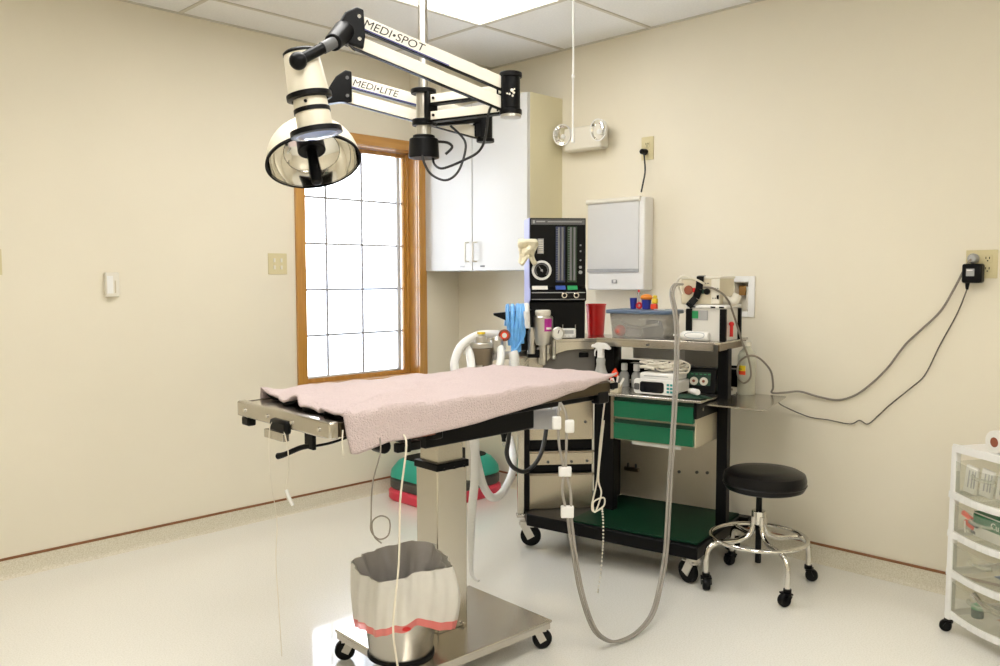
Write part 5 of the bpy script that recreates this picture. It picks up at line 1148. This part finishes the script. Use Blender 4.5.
# jug on the side shelf
t = put('jug', 'cloudy plastic jug with yellow and red label on the side shelf', 'jug', (0.955, 0.53, 0.7985))
jr = 0.042
MB().lathe([(0, 0), (jr-0.004, 0), (jr, 0.006), (jr, 0.185), (jr*0.8, 0.205), (0.020, 0.218), (0.017, 0.225), (0.017, 0.235), (0, 0.235)], n=32).build('body', M['jug'], t)
MB().lathe([(0, 0.232), (0.020, 0.232), (0.020, 0.254), (0, 0.255)], n=22).build('cap', M['offwhite'], t)
MB().lathe([(0, 0.005), (jr-0.005, 0.005), (jr-0.005, 0.055), (0, 0.055)], n=28).build('liquid', M['beige'], t)
for mm, z in (('yellow', 0.128), ('orange_red', 0.106)):
    lb = MB()
    for k in range(-4, 5):
        a = -PI/2-0.55+0.16*k; lb.box(((jr+0.0012)*math.cos(a), (jr+0.0012)*math.sin(a), z), (0.003, 0.009, 0.026 if mm == 'yellow' else 0.018), rz=a)
    lb.build('label', M[mm], t)
tk = MB()
for k in range(-2, 3):
    a = -PI/2-0.55+0.16*k; tk.box(((jr+0.003)*math.cos(a), (jr+0.003)*math.sin(a), 0.124), (0.001, 0.006, 0.003), rz=a)
tk.build('label_print', M['ink'], t)
# frosted bin slung under the far side of the table
t = thing('hanging_bin', 'frosted plastic bin slung under the far edge of the table', 'bin', (-1.225, -1.832, 0.722), -PI/4-0.03)
walls(0.175, 0.10, 0.19, 0.12, 0.085, 0.008).build('body', M['tray'], t, solid=0.003)
rm = MB()
for sx in (-1, 1): rm.box((sx*0.097, 0, 0.086), (0.008, 0.13, 0.006))
for sy in (-1, 1): rm.box((0, sy*0.063, 0.086), (0.186, 0.008, 0.0059))
rm.build('rim', M['tray'], t)
hk = MB()
for sx in (-0.06, 0.06): hk.tube([(sx, -0.06, 0.086), (sx, -0.10, 0.13), (sx-0.02, -0.13, 0.200)], 0.003)
hk.build('hook', M['alu'], t)
# thin white lead at the table's right end
t = thing('sensor_lead', 'thin white lead with a knotted loop hanging from the right table end', 'cable', (-1.262, -2.215, 0.925))
MB().tube(rel([(-1.262, -2.215, 0.925), (-1.250, -2.215, 0.90), (-1.247, -2.19, 0.72), (-1.252, -2.179, 0.558), (-1.271, -2.169, 0.459), (-1.262, -2.175, 0.432), (-1.235, -2.20, 0.455), (-1.236, -2.20, 0.488), (-1.265, -2.172, 0.470), (-1.262, -2.178, 0.43), (-1.245, -2.195, 0.505), (-1.258, -2.19, 0.57), (-1.250, -2.20, 0.72), (-1.250, -2.21, 0.80)], t.location), 0.0032).build('lead', M['cable_white'], t)
ch = [(-1.246, -2.20, 0.45), (-1.243, -2.203, 0.40), (-1.245, -2.206, 0.33), (-1.255, -2.21, 0.27), (-1.285, -2.225, 0.20), (-1.32, -2.24, 0.14)]
chm = MB()
for p in smooth_path(ch, 5): chm.ball(V3(p)-V3(t.location), 0.0042, n=5)
chm.build('bead_chain', M['cable_white'], t)

# ------------------------------------------------------------------ drawer tower at the right edge
DA = math.radians(-31.7-90)
dt = thing('drawer_tower', 'white plastic drawer tower with clear drawers on casters', 'drawer tower', (-0.412, -3.208, 0.0), DA)
dc, ds_ = math.cos(DA), math.sin(DA)
def dw(p): return V3((-0.412+p[0]*dc-p[1]*ds_, -3.208+p[0]*ds_+p[1]*dc, p[2]))
TW, TD = 0.36, 0.36
for x in (0.014, TW-0.014):
    for y in (0.014, TD-0.014):
        pst = MB(); pst.prism(rrect(0.028, 0.028, 0.006, 3), lambda a, b_: (x+a, y+b_, 0.052), lambda a, b_: (x+a*0.9+(0.006 if x < 0.1 else -0.006)*1, y+b_*0.9, 0.715)); pst.build('post', M['white'], dt)
        caster(dt, x, y, 0.022, 0.054, 0.7+x*5, 0.024, mb=M['black'])
zs = [0.075, 0.235, 0.385, 0.535, 0.700]
for k, z in enumerate(zs):
    nm = 'top' if k == 4 else 'rail'
    ra_ = MB()
    def edge(a_, sg):     # front rails dip in the middle
        return 0.012*math.sin(PI*a_)*(0 if k == 4 else 1)
    pts = [(a_/12*TW, -edge(a_/12, 1)) for a_ in range(13)]
    if k == 4:
        ra_.prism(rrect(TW, TD, 0.02, 4), lambda a, b_: (TW/2+a, TD/2+b_, 0.700), lambda a, b_: (TW/2+a, TD/2+b_, 0.720)); 
        for b0_, b1_, s0_, s1_ in ((0, 0.012, 0, TW), (TD-0.012, TD, 0, TW)): ra_.box((TW/2, (b0_+b1_)/2, 0.724), (TW-0.03, 0.012, 0.012))
    else:
        for y0_ in (0.004, TD-0.022):
            for p0, p1 in zip(pts, pts[1:]): ra_.bar((p0[0], y0_+0.008+(p0[1] if y0_ < 0.1 else 0), z+(p0[1]*0.7 if y0_ < 0.1 else 0)), (p1[0], y0_+0.008+(p1[1] if y0_ < 0.1 else 0), z+(p1[1]*0.7 if y0_ < 0.1 else 0)), 0.018, 0.026)
        for x in (0.012, TW-0.012): ra_.box((x, TD/2, z), (0.016, TD-0.03, 0.026))
    ra_.build(nm, M['white'], dt, bevel=0.002)
for k in range(4):
    z0, z1 = zs[k]+0.016, zs[k+1]-0.020
    dr = MB(); n_ = 12
    fr0 = [(0.032+a_/n_*(TW-0.064), 0.004-0.014*math.sin(PI*a_/n_)) for a_ in range(n_+1)]
    V0 = [dr.bm.verts.new((x, y, z0-(0.004-y)*0.6)) for x, y in fr0]; V1 = [dr.bm.verts.new((x, y, z1-0.012-(0.004-y)*0.9)) for x, y in fr0]
    for a_ in range(n_): dr._f([V0[a_], V0[a_+1], V1[a_+1], V1[a_]])
    bk0 = [dr.bm.verts.new((x, TD-0.03, z0)) for x in (0.032, TW-0.032)]; bk1 = [dr.bm.verts.new((x, TD-0.03, z1-0.012)) for x in (0.032, TW-0.032)]
    dr._f([V0[0], V1[0], bk1[0], bk0[0]]); dr._f([V0[-1], bk0[1], bk1[1], V1[-1]]); dr._f([bk0[0], bk1[0], bk1[1], bk0[1]])
    dr._f(V0+[bk0[1], bk0[0]])
    d_ = dr.build('drawer', M['tower_clear'], dt)
    hl = MB(); hl.tube([(TW*0.36, -0.012, z1-0.045), (TW*0.42, -0.024, z1-0.05), (TW*0.58, -0.024, z1-0.05), (TW*0.64, -0.012, z1-0.045)], 0.007); hl.build('drawer_pull', M['tower_clear'], d_)
def dthing(name, label, cat, p, rz=0.0): return thing(name, label, cat, dw(p), DA+rz)
for k, lab in enumerate(('upright printed packet at the left of the top drawer', 'second printed packet from the left in the top drawer', 'third printed packet from the left in the top drawer')):
    t = dthing('sterile_packet', lab, 'packet', (0.075+0.062*k, 0.035+0.012*k, 0.552))
    MB().box((0, 0, 0.052), (0.055, 0.012, 0.104), rot=Matrix.Rotation(0.13, 3, 'Y')).build('pouch', M['paper'], t, bevel=0.003)
    pr_ = MB()
    for c0 in (-0.012, 0.004, 0.016): pr_.box((c0+0.005, -0.0068, 0.055), (0.006, 0.001, 0.066), rot=Matrix.Rotation(0.13, 3, 'Y'))
    pr_.build('print', M['grey'], t)
t = dthing('carton', 'green and white glove carton in the second drawer from the top', 'carton', (0.20, 0.05, 0.402), -0.08)
MB().box((0, 0, 0.045), (0.20, 0.06, 0.09)).build('box', M['paper'], t, bevel=0.002)
MB().box((0, -0.0305, 0.062), (0.198, 0.002, 0.045)).build('band', M['green_box'], t)
MB().box((0, 0, 0.0905), (0.198, 0.058, 0.002)).build('lid_panel', M['green_box'], t)
lettering('Cu', 0.034, M['paper'], t, 'lettering', (-0.012, -0.0318, 0.050), (1, 0, 0), (0, 0, 1))
for k, (mm, lab) in enumerate((('red', 'upper red and black clip behind the left front of the second drawer'), ('darkgrey', 'lower dark clip with a red end in the second drawer'))):
    t = dthing('clip', lab, 'clip', (0.078, 0.018+0.012*k, 0.468-0.035*k+0.0), 0.0)
    MB().bar((-0.022, 0, 0.010), (0.024, 0, -0.006), 0.012, 0.016).build('body', M['orange_red'], t, bevel=0.002)
    MB().bar((0.010, 0, -0.016), (0.05, 0.004, -0.028), 0.010, 0.012).build('jaw', M['darkgrey'], t, bevel=0.002)
    MB().bar((-0.01, 0.0, -0.02), (-0.006, 0.0, -0.064+0.035*k), 0.004, 0.004, up=(1, 0, 0)).build('stem', M['white'], t)
def heapfn(w_, d_, h_, sd):
    def f(a_, b_):
        x = (a_-0.5)*w_; y = (b_-0.5)*d_; e = (math.sin(PI*a_)*math.sin(PI*b_))**0.6
        return (x, y, 0.001+h_*e*(0.65+0.35*math.sin(9*a_+sd)*math.cos(7*b_+sd)))
    return f
o_ = MB().grid(heapfn(0.17, 0.16, 0.055, 1.0), 16, 14).build('folded_cloth', M['lid_blue']); o_.location = dw((0.23, 0.16, 0.255)); o_.rotation_euler = (0, 0, DA); tag(o_, 'slate blue cloth lying in the third drawer down', 'cloth')
o_ = MB().tube([(-0.11, -0.01, 0.07), (-0.06, -0.018, 0.05), (0.0, -0.02, 0.046), (0.07, -0.015, 0.052), (0.11, 0.0, 0.066)], 0.012, n=10).build('tubing', M['chrome']); o_.location = dw((0.20, 0.06, 0.100)); o_.rotation_euler = (0, 0, DA); tag(o_, 'shiny curved tube lying across the bottom drawer', 'tube')
o_ = MB().grid(heapfn(0.16, 0.14, 0.045, 2.2), 14, 12).build('brown_pouch', M['copper']); o_.location = dw((0.245, 0.15, 0.100)); o_.rotation_euler = (0, 0, DA); tag(o_, 'brown pouch at the right of the bottom drawer', 'pouch')
t = dthing('vial', 'small green capped jar in the bottom drawer', 'jar', (0.115, 0.045, 0.094))
MB().lathe([(0, 0), (0.020, 0), (0.021, 0.004), (0.021, 0.032), (0, 0.033)], n=22).build('jar_body', M['green_dk'], t)
MB().lathe([(0, 0.033), (0.022, 0.033), (0.022, 0.045), (0, 0.046)], n=22).build('cap', M['lab_green'], t)
t = dthing('tape_roll', 'white tape roll standing on the drawer tower top', 'tape roll', (0.165, 0.055, 0.7205), 0.0)
MB().lathe([(0.018, -0.014), (0.040, -0.014), (0.042, -0.012), (0.042, 0.012), (0.040, 0.014), (0.018, 0.014), (0.018, -0.014)], (0, 0, 0.042), (0, 1, 0), n=36).build('tape', M['paper'], t)
MB().lathe([(0.0, -0.0135), (0.018, -0.0135), (0.018, 0.0135), (0.0, 0.0135)], (0, 0, 0.042), (0, 1, 0), n=24).build('core', M['copper'], t)

# ------------------------------------------------------------------ light, sky, camera
wd = bpy.data.worlds.new('sky'); SC.world = wd; wd.use_nodes = True
nt = wd.node_tree; bgd = nt.nodes['Background']
tc = nt.nodes.new('ShaderNodeTexCoord'); sx = nt.nodes.new('ShaderNodeSeparateXYZ'); rp = nt.nodes.new('ShaderNodeValToRGB')
nt.links.new(tc.outputs['Generated'], sx.inputs['Vector']); nt.links.new(sx.outputs['Z'], rp.inputs['Fac'])
rp.color_ramp.elements[0].color = (0.98, 0.985, 1.0, 1); rp.color_ramp.elements[1].color = (0.72, 0.82, 1.0, 1)
nt.links.new(rp.outputs['Color'], bgd.inputs['Color']); bgd.inputs['Strength'].default_value = 9.0

cd = bpy.data.cameras.new('camera'); cam = bpy.data.objects.new('camera', cd); COL.objects.link(cam)
F_PX, YAW, PITCH, ROLL = 832.618, 0.789412, 0.0666790, -0.00165181
cd.sensor_fit = 'HORIZONTAL'; cd.sensor_width = 36.0; cd.lens = F_PX*36.0/1000.0; cd.clip_start = 0.05; cd.clip_end = 200
fw = V3((math.sin(YAW)*math.cos(PITCH), math.cos(YAW)*math.cos(PITCH), -math.sin(PITCH)))
rt = V3((math.cos(YAW), -math.sin(YAW), 0)); up = rt.cross(fw)
r2 = rt*math.cos(ROLL)+up*math.sin(ROLL); u2 = up*math.cos(ROLL)-rt*math.sin(ROLL)
mw = Matrix((r2, u2, -fw)).transposed().to_4x4(); mw.translation = V3((-3.83225, -4.19822, 1.36)); cam.matrix_world = mw
SC.camera = cam
SC.view_settings.view_transform = 'Standard'; SC.view_settings.look = 'None'
SC.view_settings.gamma = 1.0; SC.view_settings.use_curve_mapping = False
SC.view_settings.exposure = 0.0
